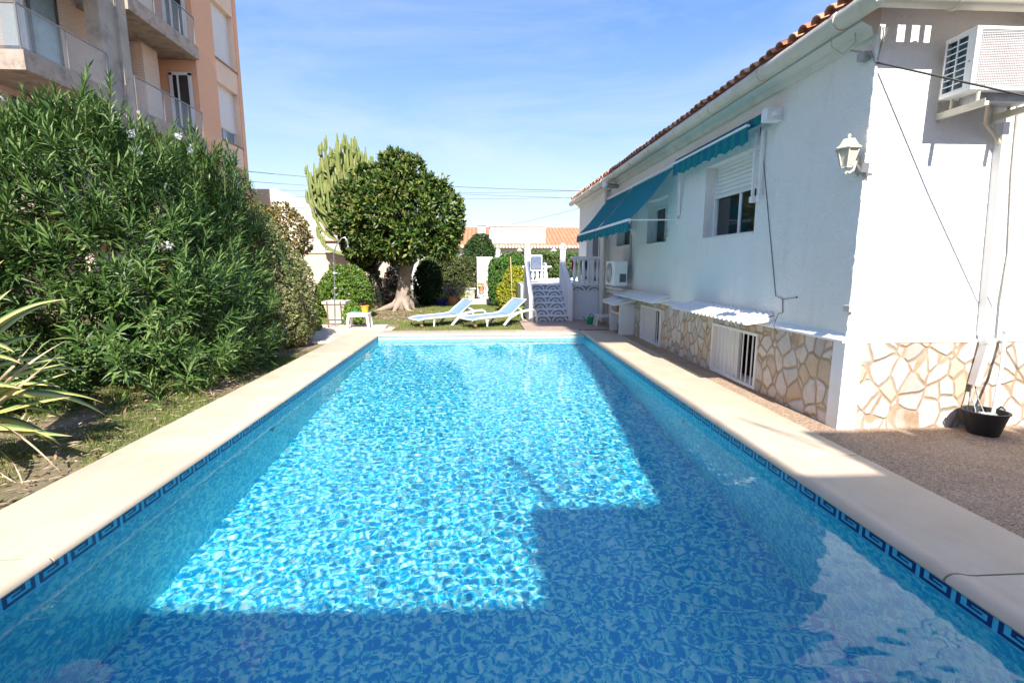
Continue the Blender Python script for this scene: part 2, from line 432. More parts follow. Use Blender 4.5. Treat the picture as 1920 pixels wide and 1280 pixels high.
bd.build('border_band',mat('cyan_tile',(.07,.50,.72),.3,.15,20),bo,fix=False); bd=MB(); bd.quad((-PX,PY1-.0015,-.12),(PX,PY1-.0015,-.12),(PX,PY1-.0015,-.03),(-PX,PY1-.0015,-.03))
bd.build('border_band',mat('pale_tile',(.42,.52,.52),.3,.25,30),bo,fix=False)
# round light in the end wall and the return jets
lt=MB()
for (x,y,z,s) in ((-PX+.01,5.2,-.55,1),(PX-.01,5.2,-.55,-1)):
    lt.tube([(x,y,z),(x+s*.012,y,z)],.045,16)
lt.build('return_jet',PLAST,bo)

# ------------------------------------------------------------------ house
HX=3.31; HY=4.22
house=empty('villa',(HX,HY,0),'long low white stucco villa with stone plinth and terracotta tiled eave','house')
def panel(plane,c,a0,a1,z0,z1,holes,depth,outsign,mb):
    """front skin at plane coordinate c with rectangular holes (a0,a1,z0,z1) and reveals going in"""
    As=sorted({a0,a1,*[h[0] for h in holes],*[h[1] for h in holes]}); Zs=sorted({z0,z1,*[h[2] for h in holes],*[h[3] for h in holes]})
    P=(lambda a,z,d=0:(c+d,a,z)) if plane=='x' else (lambda a,z,d=0:(a,c+d,z))
    for i in range(len(As)-1):
        for j in range(len(Zs)-1):
            am=(As[i]+As[i+1])/2; zm=(Zs[j]+Zs[j+1])/2
            if any(h[0]<am<h[1] and h[2]<zm<h[3] for h in holes): continue
            q=[P(As[i],Zs[j]),P(As[i+1],Zs[j]),P(As[i+1],Zs[j+1]),P(As[i],Zs[j+1])]
            if outsign<0: q=q[::-1]
            mb.quad(*q)
    D=-outsign*depth
    for (h0,h1,g0,g1) in holes:
        for q in ([P(h0,g0),P(h0,g1),P(h0,g1,D),P(h0,g0,D)],[P(h1,g1),P(h1,g0),P(h1,g0,D),P(h1,g1,D)],
                  [P(h0,g1),P(h1,g1),P(h1,g1,D),P(h0,g1,D)],[P(h1,g0),P(h0,g0),P(h0,g0,D),P(h1,g0,D)]):
            mb.quad(*(q if outsign<0 else q[::-1]))
wins=[(5.92,7.32,1.88,2.90),(8.80,9.86,1.90,2.72),(11.0,12.1,1.93,2.5),(13.75,15.6,.95,2.55)]
bw=[(5.62,6.72,.04,.65),(8.80,9.90,.02,.65)]
w=MB()
panel('x',HX,HY,16.8,-.1,3.72,wins+[(a,b,-.05,.66) for a,b,_,_ in bw][:0]+bw,.22,-1,w)
w.quad((HX,HY,-.1),(9.5,HY,-.1),(9.5,HY,3.72),(HX,HY,3.72))
w.quad((HX,16.8,-.1),(HX,16.8,3.55),(9.5,16.8,3.55),(9.5,16.8,-.1))
w.quad((9.5,HY,-.1),(9.5,16.8,-.1),(9.5,16.8,3.55),(9.5,HY,3.55))
w.build('wall',STUC,house,fix=False)
# rough plaster edge bead along the corner
eb=MB(); r3=random.Random(3)
pts=[];
for i in range(70):
    z=.86+i*(3.44-.86)/69; pts.append((HX-.003+r3.uniform(-.004,.004),HY-.003+r3.uniform(-.004,.004),z))
eb.tube(pts,[.012+r3.uniform(0,.006) for _ in pts],6)
eb.build('corner_bead',STUC,house)
inn=MB(); inn.box(HX+.75,HX+.8,4.6,16.6,-.05,3.4); inn.build('inner_wall',mat('dark_room',(.10,.09,.08),.9),house)
# stone plinth, 25 mm proud, with a sloping white ledge on top
pl=MB(); zt=.80
panel('x',HX-.025,HY-.025+.14,12.75,-.1,zt,[(a-.02,b+.02,c-.02,d+.02) for a,b,c,d in bw],.03,-1,pl)
pl.quad((HX+.14,HY-.025,-.1),(9.5,HY-.025,-.1),(9.5,HY-.025,zt),(HX+.14,HY-.025,zt))
pl.build('plinth',STONE,house,fix=False)
ld=MB()
ld.prism([(HX,zt-.002),(HX-.06,zt-.002),(HX-.06,zt+.018),(HX-.002,zt+.07),(HX,zt+.07)],'y',HY-.03,12.75)
ld.prism([(HY,zt-.002),(HY-.032,zt-.002),(HY-.032,zt+.01),(HY,zt+.03)],'x',HX-.0,9.5)
ld.box(HX-.035,HX+.14,HY-.035,HY+.0,-.05,zt-.002); ld.box(HX-.035,HX,HY-.0,HY+.115,-.05,zt-.002)
ld.build('ledge',mat('white_trim',(.84,.83,.82),.6,.04,4,bump=.15,bscale=40),house)
# cornice under the eave on the long side
cn=MB(); cn.prism([(HX,3.38),(HX-.05,3.38),(HX-.07,3.44),(HX-.16,3.48),(HX-.16,3.56),(HX,3.60)],'y',HY+.0,16.8)
cn.build('cornice',mat('cream_cornice',(.70,.66,.57),.7,.08,2,dirt=((.5,.45,.36),3,.55,.8),bump=.1),house)
# tiled roof
TILE=None
m,nt,b,out=new_mat('terracotta_tile'); t=NT(nt); v=t.coord(); gg=t.n('ShaderNodeNewGeometry')
c=t.ramp(t.math('ADD',t.math('MULTIPLY',gg.outputs['Random Per Island'],.6),t.math('MULTIPLY',t.noise(v,9,5,.7),.45)),[(.15,(.36,.13,.07)),(.5,(.58,.24,.13)),(.85,(.70,.40,.26))])
t.l(c,b.inputs['Base Color']); b.inputs['Roughness'].default_value=.85; t.bump(t.noise(v,60,3,.6),.3,.005,b); TILE=m
rf=MB(); sl_=math.tan(R(20))
E0=3.09; EY=3.88; ez=3.675
# sheets
rf.add([(E0,EY+.07,ez+.03),(9.9,EY+.07,ez+.03),(9.9,8.5,ez+4.6*sl_),(E0+4.6,8.5,ez+4.6*sl_)],[(0,1,2,3)])
rf.add([(E0,EY,ez),(E0+4.6,8.5,ez+4.6*sl_),(E0+4.6,17.1,ez+4.6*sl_),(E0,17.1,ez)],[(0,1,2,3)])
rf.add([(E0,17.1,ez-.03),(E0+4.6,17.1,ez+4.6*sl_-.03),(9.9,17.1,ez-.03)],[(0,1,2)])
def barrel(mb,p0,p1,r,rs,n=5):
    p0=Vector(p0);p1=Vector(p1); d=(p1-p0).normalized(); u=d.cross(Vector((0,0,1))).normalized(); up=u.cross(d)
    vs=[]
    for p,rr in ((p0,r),(p1,rs)):
        for q in (1,.82):
            for j in range(n+1):
                a=PI*j/n; vs.append(p+u*math.cos(a)*rr*q+up*math.sin(a)*rr*q*.8)
    k=n+1; fs=[]
    for j in range(n):
        fs.append((j,j+1,2*k+j+1,2*k+j)); fs.append((k+j,3*k+j,3*k+j+1,k+j+1)); fs.append((j,k+j,k+j+1,j+1))
    mb.add(vs,fs)
y=3.95
while y<17.1:
    for q in range(3):
        off=q*.42; jit=rnd.uniform(-.015,.02)
        en=min(.45+off,y-EY+.02)
        if en<off+.03: continue
        barrel(rf,(E0-.045+off+jit,y,ez-.01+off*sl_+q*.004),(E0+en,y,ez-.01+(en+.05)*sl_+.0),.072,.06)
    y+=.178
x=3.97
while x<9.8:
    for q in range(2):
        off=q*.42; en=min(.45+off,x-E0+.02)
        if en<off+.03: continue
        barrel(rf,(x,EY-.05+off,ez+off*sl_+.005),(x,EY+en,ez+(en+.05)*sl_),.085,.07)
    x+=.205
rf.build('roof',TILE,house)
# mortar fill under the tiles; four small gaps near the corner let the sun through
fm=MB()
gaps=[(3.32,3.37),(3.475,3.545),(3.60,3.67),(3.715,3.77)]
xs_=[3.12]+[q for g_ in gaps for q in g_]+[9.9]
for i in range(0,len(xs_),2): fm.box(xs_[i],xs_[i+1],3.93,3.99,3.575,3.69)
fm.box(3.12,3.17,3.99,17.1,3.60,3.71)
fm.build('tile_bedding',mat('bedding_mortar',(.55,.45,.36),.9,.1),house)
# gutter
def gutter(mb,pts,r=.078):
    mb.tube(pts,r,14)
gt=MB(); GX=3.07; GZ=3.545
gutter(gt,[(GX,17.15,GZ),(GX,3.92,GZ)]); gutter(gt,[(GX-.035,3.90,GZ-.03),(9.6,3.90,GZ-.03)])
go=gt.build('gutter',BEIGE,house,smooth='auto')
y=4.35
while y<17:
    cl_=MB(); cl_.tube([(GX,y,GZ),(GX,y+.045,GZ)],.086,16); cl_.build('gutter_collar',BEIGE,go,smooth='auto'); y+=1.18
for x in (3.62,4.8,6.0):
    cl_=MB(); cl_.tube([(x,3.90,GZ-.03),(x+.04,3.90,GZ-.03)],.086,16); cl_.build('gutter_collar',BEIGE,go,smooth='auto')
# windows
GLASS,nt,b,out=new_mat('dark_glass'); b.inputs['Base Color'].default_value=(.018,.02,.022,1); b.inputs['Roughness'].default_value=.06; b.inputs['Specular IOR Level'].default_value=.7
CURT=mat('grey_curtain',(.22,.19,.17),.9,.2,12)
ALU=mat('white_aluminium',(.80,.80,.80),.35,.03)
def window(y0,y1,z0,z1,shut,name='window',label=None):
    X=HX+.17
    f=MB(); t_=.045
    f.box(X,X+.05,y0,y0+t_,z0,z1); f.box(X,X+.05,y1-t_,y1,z0,z1); f.box(X,X+.05,y0+t_,y1-t_,z0,z0+t_); f.box(X,X+.05,y0+t_,y1-t_,z1-t_,z1)
    ym=(y0+y1)/2; f.box(X+.004,X+.044,ym-.03,ym+.03,z0+t_,z1-t_)
    f.box(X-.02,X-.0,y0+.0,y0+.035,z0,z1); f.box(X-.02,X-.0,y1-.035,y1,z0,z1)
    wo_=f.build('window',ALU,house)
    if label: wo_['label']=label
    g_=MB(); g_.box(X+.018,X+.026,y0+t_,ym-.03,z0+t_,z1-t_); g_.box(X+.026,X+.034,ym+.03,y1-t_,z0+t_,z1-t_); g_.build('pane',GLASS,wo_)
    if shut>0:
        s=MB(); zz=z1-.004
        while zz>z1-shut:
            s.prism([(X-.02,zz),(X-.008,zz-.05),(X-.002,zz-.05),(X-.002,zz)],'y',y0+.036,y1-.036); zz-=.056
        s.box(X-.024,X-.006,y0+.036,y1-.036,zz-.0,zz+.03)
        s.build('roller_shutter',mat('shutter_slats',(.78,.78,.74),.45,.04),wo_)
    sill=MB(); sill.box(HX-.02,X,y0-.0,y1+.0,z0-.006,z0+.008); sill.build('sill',WHITE,wo_)
window(*wins[0],.42,label='window with roller shutter half down'); window(*wins[1],.12); window(*wins[2],0); window(*wins[3],0,label='glazed terrace door')
def bwindow(y0,y1,z0,z1):
    X=HX-.03
    f=MB(); t_=.035
    f.box(X-.012,X+.03,y0-t_,y0,z0-t_,z1+t_); f.box(X-.012,X+.03,y1,y1+t_,z0-t_,z1+t_); f.box(X-.012,X+.03,y0,y1,z0-t_,z0); f.box(X-.012,X+.03,y0,y1,z1,z1+t_)
    o=f.build('basement_window',WHITE,house)
    bs=MB(); n=9
    for i in range(n):
        y=y0+(i+1)*(y1-y0)/(n+1); bs.tube([(X+.02,y,z0-.0),(X+.02,y,z1+.0)],.009,6)
    bs.build('bars',WHITE,o)
    b2=MB(); 
    b2.box(HX+.05,HX+.08,y1-.52*(y1-y0),y1,z0,z1); b2.build('inner_shutter',WHITE,o)
    b3=MB(); b3.box(HX+.23,HX+.24,y0,y1,z0,z1); b3.build('pane',GLASS,o)
for q in bw: bwindow(*q)
# small white tiled canopies over the basement windows
def canopy(y0,y1,zw=.98):
    mb=MB(); n=int((y1-y0)/.115)
    mb.prism([(HX,zw-.045),(HX-.33,zw-.13),(HX-.33,zw-.145),(HX,zw-.10)],'y',y0,y1)
    for i in range(n+1):
        y=y0+.05+i*(y1-y0-.1)/n
        barrel(mb,(HX-.35,y,zw-.14),(HX+.0,y,zw-.03),.04,.036,6)
    return mb.build('tile_canopy',mat('whitewashed_tile',(.83,.83,.83),.65,.05,5,bump=.2,bscale=50),house,smooth='auto')
canopy(5.35,7.5,.965); canopy(8.45,11.0,.965)
# pilaster at the step of the wall, and a ledge below the far air conditioner
q=MB(); q.box(HX-.10,HX,12.78,13.38,-.03,3.36); q.box(HX-.09,HX,10.2,12.78,.90,.955); q.build('pilaster',STUC,house)
q=MB(); q.tube([(HX-.14,12.72,3.4),(HX-.14,12.72,0)],.035,10); q.build('downpipe',BEIGE,house,smooth='auto')
q=MB(); q.box(HX-.045,HX+.01,HY-.05,HY+.03,1.08,1.14); q.build('junction_box',mat('grey_box',(.55,.54,.52),.5),house,bevel=.006)
q=MB(); q.box(HX-.05,HX+.012,HY-.03,HY+.05,2.28,2.36); q.box(HX-.02,HX+.03,HY-.05,HY-.0,2.25,2.275); q.build('corner_bracket',METAL,house)
q=MB(); q.tube([(HX-.006,5.93,3.10),(HX-.006,5.35,1.15),(HX-.006,5.22,1.13),(HX-.008,5.19,.98),(HX-.008,5.27,.96),(HX-.07,5.24,.83),(HX-.03,5.22,.74)],.0045,5)
q.tube([(HX-.006,5.22,1.12),(HX-.006,4.98,1.16)],.003,4); q.tube([(HX-.012,4.98,1.16),(HX-.0,4.98,1.16)],.010,8)
q.build('wall_wire',mat('dark_wire',(.12,.11,.11),.6),house)
q=MB()
for (y,z) in ((8.75,1.98),(8.72,2.06),(8.3,2.18)): q=MB(); q.box(HX-.03,HX,y,y+.05,z,z+.04); q.build('wall_fitting',mat('old_fitting',(.45,.42,.38),.6),house)
q=MB()
q.tube([(HX-.01,11.0-.1,2.5),(HX-.02,10.85,1.9),(HX-.03,10.8,1.5),(HX-.05,10.75,1.2)],.02,6)
q.build('wall_fitting',mat('old_fitting',(.45,.42,.38),.6),house)
# ------------------------------------------------------------------ near air conditioner on brackets
ac=empty('air_conditioner',(3.9,4.2,2.72),'large white outdoor air conditioner high on the sunlit gable wall, on two steel brackets','air conditioner')
ax0,ax1,ay0,ay1,az0,az1=3.815,4.55,3.86,4.13,2.85,3.31
b_=MB()
t_=.03
b_.box(ax0,ax1,ay0+.01,ay1,az0,az0+t_); b_.box(ax0,ax1,ay0+.01,ay1,az1-t_,az1)
b_.box(ax1-t_,ax1,ay0+.01,ay1,az0+t_,az1-t_)
b_.box(ax0,ax0+.012,ay0+.01,ay0+.065,az0+t_,az1-t_); b_.box(ax0,ax0+.012,ay1-.025,ay1,az0+t_,az1-t_)
b_.box(ax0+.0,ax1,ay1-.012,ay1-.001,az0+t_,az1-t_)
# front surround
b_.box(ax0,ax0+.04,ay0,ay0+.01,az0,az1); b_.box(ax1-.04,ax1,ay0,ay0+.01,az0,az1); b_.box(ax0+.04,ax1-.04,ay0,ay0+.01,az0,az0+.025); b_.box(ax0+.04,ax1-.04,ay0,ay0+.01,az1-.025,az1)
b_.build('casing',PLAST,ac,bevel=.003)
cc=MB(); cc.box(ax0+.02,ax1-.04,ay0+.045,ay0+.055,az0+.03,az1-.03); cc.build('coil',mat('condenser_fins',(.36,.25,.23),.5,.25,25,metal=.3),ac)
cc=MB(); cc.box(ax0+.035,ax0+.045,ay0+.07,ay1-.03,az0+.03,az1-.03); cc.build('side_coil',mat('teal_fins',(.03,.10,.14),.4,.35,14),ac)
gr=MB(); n=46
for i in range(n): x=ax0+.05+i*(ax1-ax0-.1)/(n-1); gr.bar((x,ay0+.012,az0+.03),(x,ay0+.012,az1-.03),.003,.003)
for i in range(34): z=az0+.03+i*(az1-az0-.06)/33; gr.bar((ax0+.04,ay0+.008,z),(ax1-.04,ay0+.008,z),.003,.003)
gr.build('front_grille',PLAST,ac)
gr=MB()
for i in range(9): z=az0+.035+i*(az1-az0-.07)/8; gr.bar((ax0+.006,ay0+.065,z),(ax0+.006,ay1-.025,z),.008,.007)
for y in (ay0+.065,(ay0+ay1)/2+.02): gr.bar((ax0+.006,y,az0+.03),(ax0+.006,y,az1-.03),.010,.009)
gr.build('side_grille',PLAST,ac)
lab=MB(); lab.box(ax0-.001,ax0,ay0+.03,ay0+.045,3.06,3.075); lab.build('screw_cap',METAL,ac)
for X in (3.91,4.42):
    k=MB(); k.bar((X,4.215,2.70),(X,4.215,2.86),.035,.008,(0,1,0)); k.bar((X,4.21,2.735),(X,3.80,2.735),.035,.03); k.bar((X-.016,4.21,2.755),(X-.016,3.80,2.755),.004,.03); 
    k.tube([(X,3.88,2.745),(X,3.88,2.85)],.012,8); k.tube([(X,4.10,2.745),(X,4.10,2.85)],.012,8)
    k.build('bracket',mat('cream_steel',(.68,.63,.50),.5,.1,8),ac)
k=MB(); k.box(3.95,4.42,3.93,4.08,2.79,2.85); k.build('base_tray',mat('grey_tray',(.34,.35,.36),.45,.3,12,metal=.5),ac)
# pipe cover and hose
dp=empty('pipe_duct',(4.47,4.2,.3),'white rectangular pipe duct running down the sunlit gable from the air conditioner','pipe duct')
k=MB(); k.bar((4.475,4.185,2.70),(4.585,4.185,.86),.075,.06,(1,0,0)); k.bar((4.585,4.17,.88),(4.575,4.13,.78),.08,.06,(1,0,0)); k.bar((4.575,4.135,.78),(4.53,4.15,.40),.075,.055,(1,0,0)); k.build('duct',WHITE,dp,bevel=.004)
k=MB(); k.tube([(4.13,4.0,2.80),(4.25,4.12,2.68),(4.40,4.17,2.60),(4.46,4.17,2.52)],.016,8); k.build('insulated_pipe',mat('tan_lagging',(.52,.44,.34),.8),dp,smooth='auto')
k=MB(); k.tube([(4.52,4.16,.41),(4.50,4.13,.30),(4.47,4.05,.20),(4.46,4.02,.12)],.006,6); k.tube([(4.55,4.16,.41),(4.56,4.12,.28),(4.55,4.04,.17)],.006,6); k.build('drain_tail',mat('grey_tail',(.3,.3,.3),.6),dp)
hs=MB(); hs.tube([(4.62,4.205,2.95),(4.66,4.20,2.3),(4.74,4.2,1.6),(4.73,4.19,1.2),(4.76,4.15,.82),(4.72,4.10,.55),(4.63,4.03,.30),(4.59,4.0,.14)],.015,10)
tag(hs.build('hose',mat('white_hose',(.80,.78,.74),.45),smooth='auto'),'thin white drain hose hanging down the gable into the black bucket','hose')
bk=empty('bucket',(4.52,4.0,-.012),'black rubber bucket with pebbles in it at the foot of the sunlit gable','bucket')
k=MB(); k.lathe([(.105,0),(.115,.01),(.158,.195),(.17,.205),(.17,.215),(.152,.215),(.105,.02),(.0,.02)],(4.52,4.0,-.012),28,cap=False); k.build('tub',BLACKP,bk,smooth='auto')
k=MB(); k.tube([(4.355,4.0,.18),(4.335,4.0,.205),(4.355,4.02,.23),(4.37,4.04,.195)],.009,6); k.build('handle',BLACKP,bk); k=MB(); k.tube([(4.685,4.0,.18),(4.705,4.0,.205),(4.685,4.02,.23),(4.67,4.04,.195)],.009,6); k.build('handle',BLACKP,bk)
for i in range(9):
    a=rnd.uniform(0,6.28); r_=rnd.uniform(0,.09); k=MB(); s=rnd.uniform(.025,.05)
    k.lathe([(.0,-s*.6),(s*.8,-s*.35),(s,.0),(s*.7,.4*s),(0,.55*s)],(4.52+r_*math.cos(a),4.0+r_*math.sin(a),.165),7,cap=False); k.build('pebble',mat('wet_stone',(.45,.45,.43),.3,.3,20),bk)

# lantern
ln=empty('wall_lantern',(HX,4.32,2.3),'cream hexagonal wall lantern on a scrolled arm at the villa corner','wall lantern')
CREAM=mat('cream_enamel',(.78,.73,.60),.4,.08,10)
lx,ly=3.155,4.24
k=MB(); k.lathe([(.045,2.325),(.04,2.335),(.05,2.345)],(lx,ly,0),6); k.lathe([(.102,2.475),(.107,2.485),(.08,2.505),(.055,2.545),(.05,2.56),(.0,2.565)],(lx,ly,0),6,cap=False)
k.lathe([(.008,2.56),(.006,2.575),(.014,2.585),(.012,2.60),(0,2.607)],(lx,ly,0),10,cap=False)
for j in range(6):
    a=2*PI*j/6; k.tube([(lx+.048*math.cos(a),ly+.048*math.sin(a),2.34),(lx+.088*math.cos(a),ly+.088*math.sin(a),2.478)],.006,5)
k.build('frame',CREAM,ln)
k=MB(); k.lathe([(.042,2.342),(.083,2.476)],(lx,ly,0),6); k.build('glass',mat('frosted_glass',(.62,.56,.44),.25,.1,10),ln)
k=MB(); k.tube([(lx,ly,2.325),(lx-.005,ly,2.30),(lx+.03,ly,2.285),(lx+.075,ly+.01,2.31),(lx+.10,ly+.03,2.36),(lx+.12,ly+.05,2.385),(HX-.01,4.32,2.37)],.010,7); k.lathe([(0,-.03),(.01,-.022),(.006,-.01),(.008,0)],(lx,ly,2.30),8,cap=False)
k.box(HX-.018,HX-.002,4.285,4.345,2.27,2.43); k.build('arm',CREAM,ln)
# black cable from the corner
cb=MB(); cb.tube([(3.30,4.20,3.16),(3.94,3.56,2.71),(4.8,2.65,2.25),(6.2,1.1,2.0),(9.2,-2.5,2.6)],.008,6)
tag(cb.build('power_cable',mat('black_cable',(.02,.02,.02),.5)),'thick black cable strung from the villa corner across the air conditioner','cable')
sc_=MB(); sc_.tube([(3.302,4.2,3.18),(3.33,4.21,3.30),(3.35,4.18,3.42),(3.302,4.3,3.46)],.006,5); sc_.tube([(3.30,4.205,3.15),(3.29,4.26,3.25),(3.24,4.45,3.35)],.007,5)
sc_.tube([(3.02,4.4,3.43),(3.05,4.42,3.36),(3.14,4.40,3.30),(3.22,4.36,3.38),(3.2,4.36,3.45)],.004,5)
sc_.box(3.24,3.31,4.28,4.36,3.22,3.28)
sc_.build('cable_clip',METAL,house)
# floodlight under the eave (grey cylinder)
fl_=MB(); fl_.tube([(3.28,12.1,3.36),(2.95,11.9,3.36)],.055,12)
fo=fl_.build('spotlight',METAL,smooth='auto'); tag(fo,'grey cylindrical spotlight sticking out under the gutter above the awnings','spotlight')
k=MB(); k.tube([(2.95,11.9,3.36),(2.90,11.87,3.36)],.07,14); k.build('lens_ring',PLAST,fo)

# ------------------------------------------------------------------ awnings
m,nt,b,out=new_mat('awning_fabric'); t=NT(nt); tc_=t.n('ShaderNodeTexCoord'); sp=t.n('ShaderNodeSeparateXYZ'); t.l(tc_.outputs['Object'],sp.inputs[0])
s_=t.math('FRACT',t.math('MULTIPLY',sp.outputs['Y'],1/.22))
c=t.ramp(s_,[(.0,(.0,.19,.34)),(.47,(.0,.19,.34)),(.5,(.0,.29,.27)),(.97,(.0,.29,.27)),(1,(.0,.19,.34))])
t.l(c,b.inputs['Base Color']); b.inputs['Roughness'].default_value=.85
tr=t.n('ShaderNodeBsdfTranslucent'); t.l(c,tr.inputs[0]); mx=t.n('ShaderNodeMixShader'); mx.inputs[0].default_value=.4; t.l(b.outputs[0],mx.inputs[1]); t.l(tr.outputs[0],mx.inputs[2]); t.l(mx.outputs[0],out.inputs[0])
AWN=m
def sheet(mb,rows,th=.003):
    k=len(rows[0]); vs=[p for r_ in rows for p in r_]; fs=[]
    for i in range(len(rows)-1):
        for j in range(k-1): a=i*k+j; fs.append((a,a+1,a+k+1,a+k))
    mb.add(vs,fs)
def valance(mb,X,y0,y1,z,h=.19,sc=.22,wob=.012):
    n=max(8,int((y1-y0)/.0275)); rows=[]
    for r_ in range(5):
        row=[]
        for i in range(n+1):
            y=y0+(y1-y0)*i/n; ph=(y-y0)/sc
            hh=h-.035*abs(math.cos(PI*ph)); f=r_/4
            row.append((X+wob*f*math.sin(ph*PI*1.0+1)+wob*.6*f*math.sin(y*23),y,z-hh*f))
        rows.append(row)
    sheet(mb,rows)
def awning_open(y0,y1,label):
    A=empty('awning',(HX,y0,2.2),label,'awning','awnings on the villa wall')
    zt_,zb_=3.12,2.235; Xt,Xb=3.22,2.475
    mb=MB(); rows=[]
    for r_ in range(9):
        f=r_/8; row=[]
        for j in range(13):
            y=y0+(y1-y0)*j/12; sag=.05*math.sin(PI*f)*(.6+.4*math.sin(PI*j/12))
            row.append((Xt+(Xb-Xt)*f,y,zt_+(zb_-zt_)*f-sag+.006*math.sin(j*2.1+r_)))
        rows.append(row)
    sheet(mb,rows); mb.build('fabric',AWN,A,smooth=True,fix=False)
    v_=MB(); valance(v_,Xb-.02,y0,y1,zb_-.015); v_.build('valance',AWN,A,smooth=True,fix=False)
    f_=MB(); f_.box(Xb-.03,Xb+.02,y0-.02,y1+.02,zb_-.02,zb_+.025); f_.build('front_bar',PLAST,A,bevel=.004)
    f_=MB(); f_.tube([(3.22,y0-.03,zt_+.02),(3.22,y1+.03,zt_+.02)],.035,10); f_.build('roller',PLAST,A,smooth='auto')
    for y in (y0+.0,y1-.03):
        f_=MB(); f_.bar((Xb,y,zb_-.0),(HX-.02,y,zb_+.01),.022,.022); f_.bar((HX-.03,y,zb_-.04),(HX-.03,y,zt_-.1),.028,.028); f_.box(HX-.05,HX,y-.03,y+.03,zb_-.09,zb_+.03); f_.build('arm',PLAST,A)
    return A
awning_open(8.28,10.60,'teal awning let down at a slant, the nearer of the two open ones')
awning_open(10.72,12.75,'teal awning let down at a slant next to the terrace balustrade, the farther open one')
A=empty('awning',(HX,5.6,3.1),'blue and green striped awning rolled up above the shuttered window','awning','awnings on the villa wall')
v_=MB(); valance(v_,3.12,5.86,8.14,3.10,.21); v_.build('valance',AWN,A,smooth=True,fix=False)
f_=MB(); f_.tube([(3.2,5.62,3.14),(3.2,8.15,3.14)],.05,12); f_.build('rolled_fabric',AWN,A,smooth='auto')
f_=MB(); f_.box(3.10,3.14,5.86,8.14,3.09,3.115); f_.build('front_bar',PLAST,A)
f_=MB(); f_.box(3.13,3.31,5.50,5.62,3.06,3.20); f_.tube([(3.2,5.42,3.13),(3.2,5.62,3.13)],.03,10); f_.build('crank_box',PLAST,A,bevel=.008)
for y in (5.95,5.80):
    f_=MB(); f_.bar((HX-.04,y,3.04),(HX-.04,y-.02,2.30),.03,.03); f_.box(HX-.06,HX,y-.05,y+.02,2.24,2.31); f_.build('folded_arm',PLAST,A)
f_=MB(); f_.bar((3.22,8.1,3.08),(3.27,8.2,2.3),.03,.03); f_.build('folded_arm',PLAST,A)

# ------------------------------------------------------------------ far air conditioner facing the pool
a2=empty('air_conditioner',(2.87,10.6,1.0),'grey-sided outdoor air conditioner on the shaded long wall beside the terrace','air conditioner')
k=MB(); k.box(2.88,3.17,10.62,11.36,1.04,1.57); k.build('casing',PLAST,a2,bevel=.01)
k=MB(); k.tube([(2.874,11.05,1.31),(2.866,11.05,1.31)],.22,24); k.build('fan_recess',mat('fan_dark',(.12,.09,.07),.6),a2)
k=MB()
for r_ in (.04,.08,.12,.16,.2,.225):
    k.tube([(2.862,11.05+r_*math.cos(a*PI/12),1.31+r_*math.sin(a*PI/12)) for a in range(25)],.004,4)
for a in range(8): k.bar((2.862,11.05,1.31),(2.862,11.05+.225*math.cos(a*PI/4),1.31+.225*math.sin(a*PI/4)),.005,.005)
k.build('fan_guard',PLAST,a2)
k=MB(); k.box(3.0,3.14,10.612,10.62,1.12,1.30); k.build('valve_cover',mat('dark_cover',(.12,.12,.12),.5),a2)
k=MB(); k.box(2.86,3.31,10.68,10.72,.995,1.04); k.build('bracket',METAL,a2); k=MB(); k.box(2.86,3.31,11.25,11.29,.995,1.04); k.build('bracket',METAL,a2)

# ------------------------------------------------------------------ small lean-to cupboard and stool near the terrace
lo_=empty('cupboard',(3.0,10.5,-.01),'white masonry cupboard with a little tiled lean-to roof against the stone plinth','cupboard')
k=MB(); k.box(2.96,3.285,10.38,10.43,-.01,.66); k.box(2.96,3.285,11.16,11.21,-.01,.66); k.box(3.25,3.285,10.43,11.16,-.01,.66); k.box(2.98,3.25,10.43,11.16,.42,.45); k.build('carcass',WHITE,lo_)
k=MB(); k.prism([(3.285,.80),(2.82,.66),(2.82,.63),(3.285,.70)],'y',10.3,11.3)
for i in range(8): barrel(k,(2.80,10.36+i*.125,.665),(3.28,10.36+i*.125,.81),.05,.045,5)
k.build('tile_roof',MC['whitewashed_tile'],lo_,smooth='auto')
k=MB(); k.box(3.02,3.2,10.5,10.75,-.005,.2); k.build('wooden_box',mat('old_wood',(.25,.13,.06),.8,.3,14),lo_)
k=MB(); k.lathe([(.05,0),(.06,.12),(.03,.16),(.03,.2)],(3.1,10.95,.45),10); k.build('terracotta_jar',mat('jar_clay',(.5,.2,.1),.8),lo_)
def stool(x,y,z,label,s=1.0,grp='white plastic stools'):
    r_=empty('stool',(x,y,z),label,'stool',grp)
    k=MB(); k.box(x-.27*s,x+.27*s,y-.2*s,y+.2*s,z+.345*s,z+.375*s); k.build('seat',PLAST,r_,bevel=.012)
    k=MB(); k.box(x-.25*s,x+.25*s,y-.19*s,y-.175*s,z+.29*s,z+.345*s); k.build('apron',PLAST,r_); k=MB(); k.box(x-.25*s,x+.25*s,y+.175*s,y+.19*s,z+.29*s,z+.345*s); k.build('apron',PLAST,r_)
    for sx in (-1,1):
        for sy in (-1,1):
            k=MB(); k.bar((x+sx*.225*s,y+sy*.16*s,z+.345*s),(x+sx*.27*s,y+sy*.19*s,z),.06*s,.04*s,(0,1,0)); k.build('leg',PLAST,r_)
    return r_
stool(-2.97,12.05,-.005,'white plastic stool at the far left corner of the pool carrying a yellow pot',.95)
stool(3.02,12.1,-.012,'small white plastic stool in the shade under the far air conditioner',.72)
wc=empty('watering_can',(2.75,12.35,-.012),'green plastic watering can on the shaded ground by the terrace wall','watering can')
k=MB(); k.lathe([(.09,0),(.10,.02),(.09,.18),(.07,.2)],(2.78,12.35,-.012),14); k.build('body',mat('green_plastic',(.0,.28,.09),.4),wc,smooth='auto')
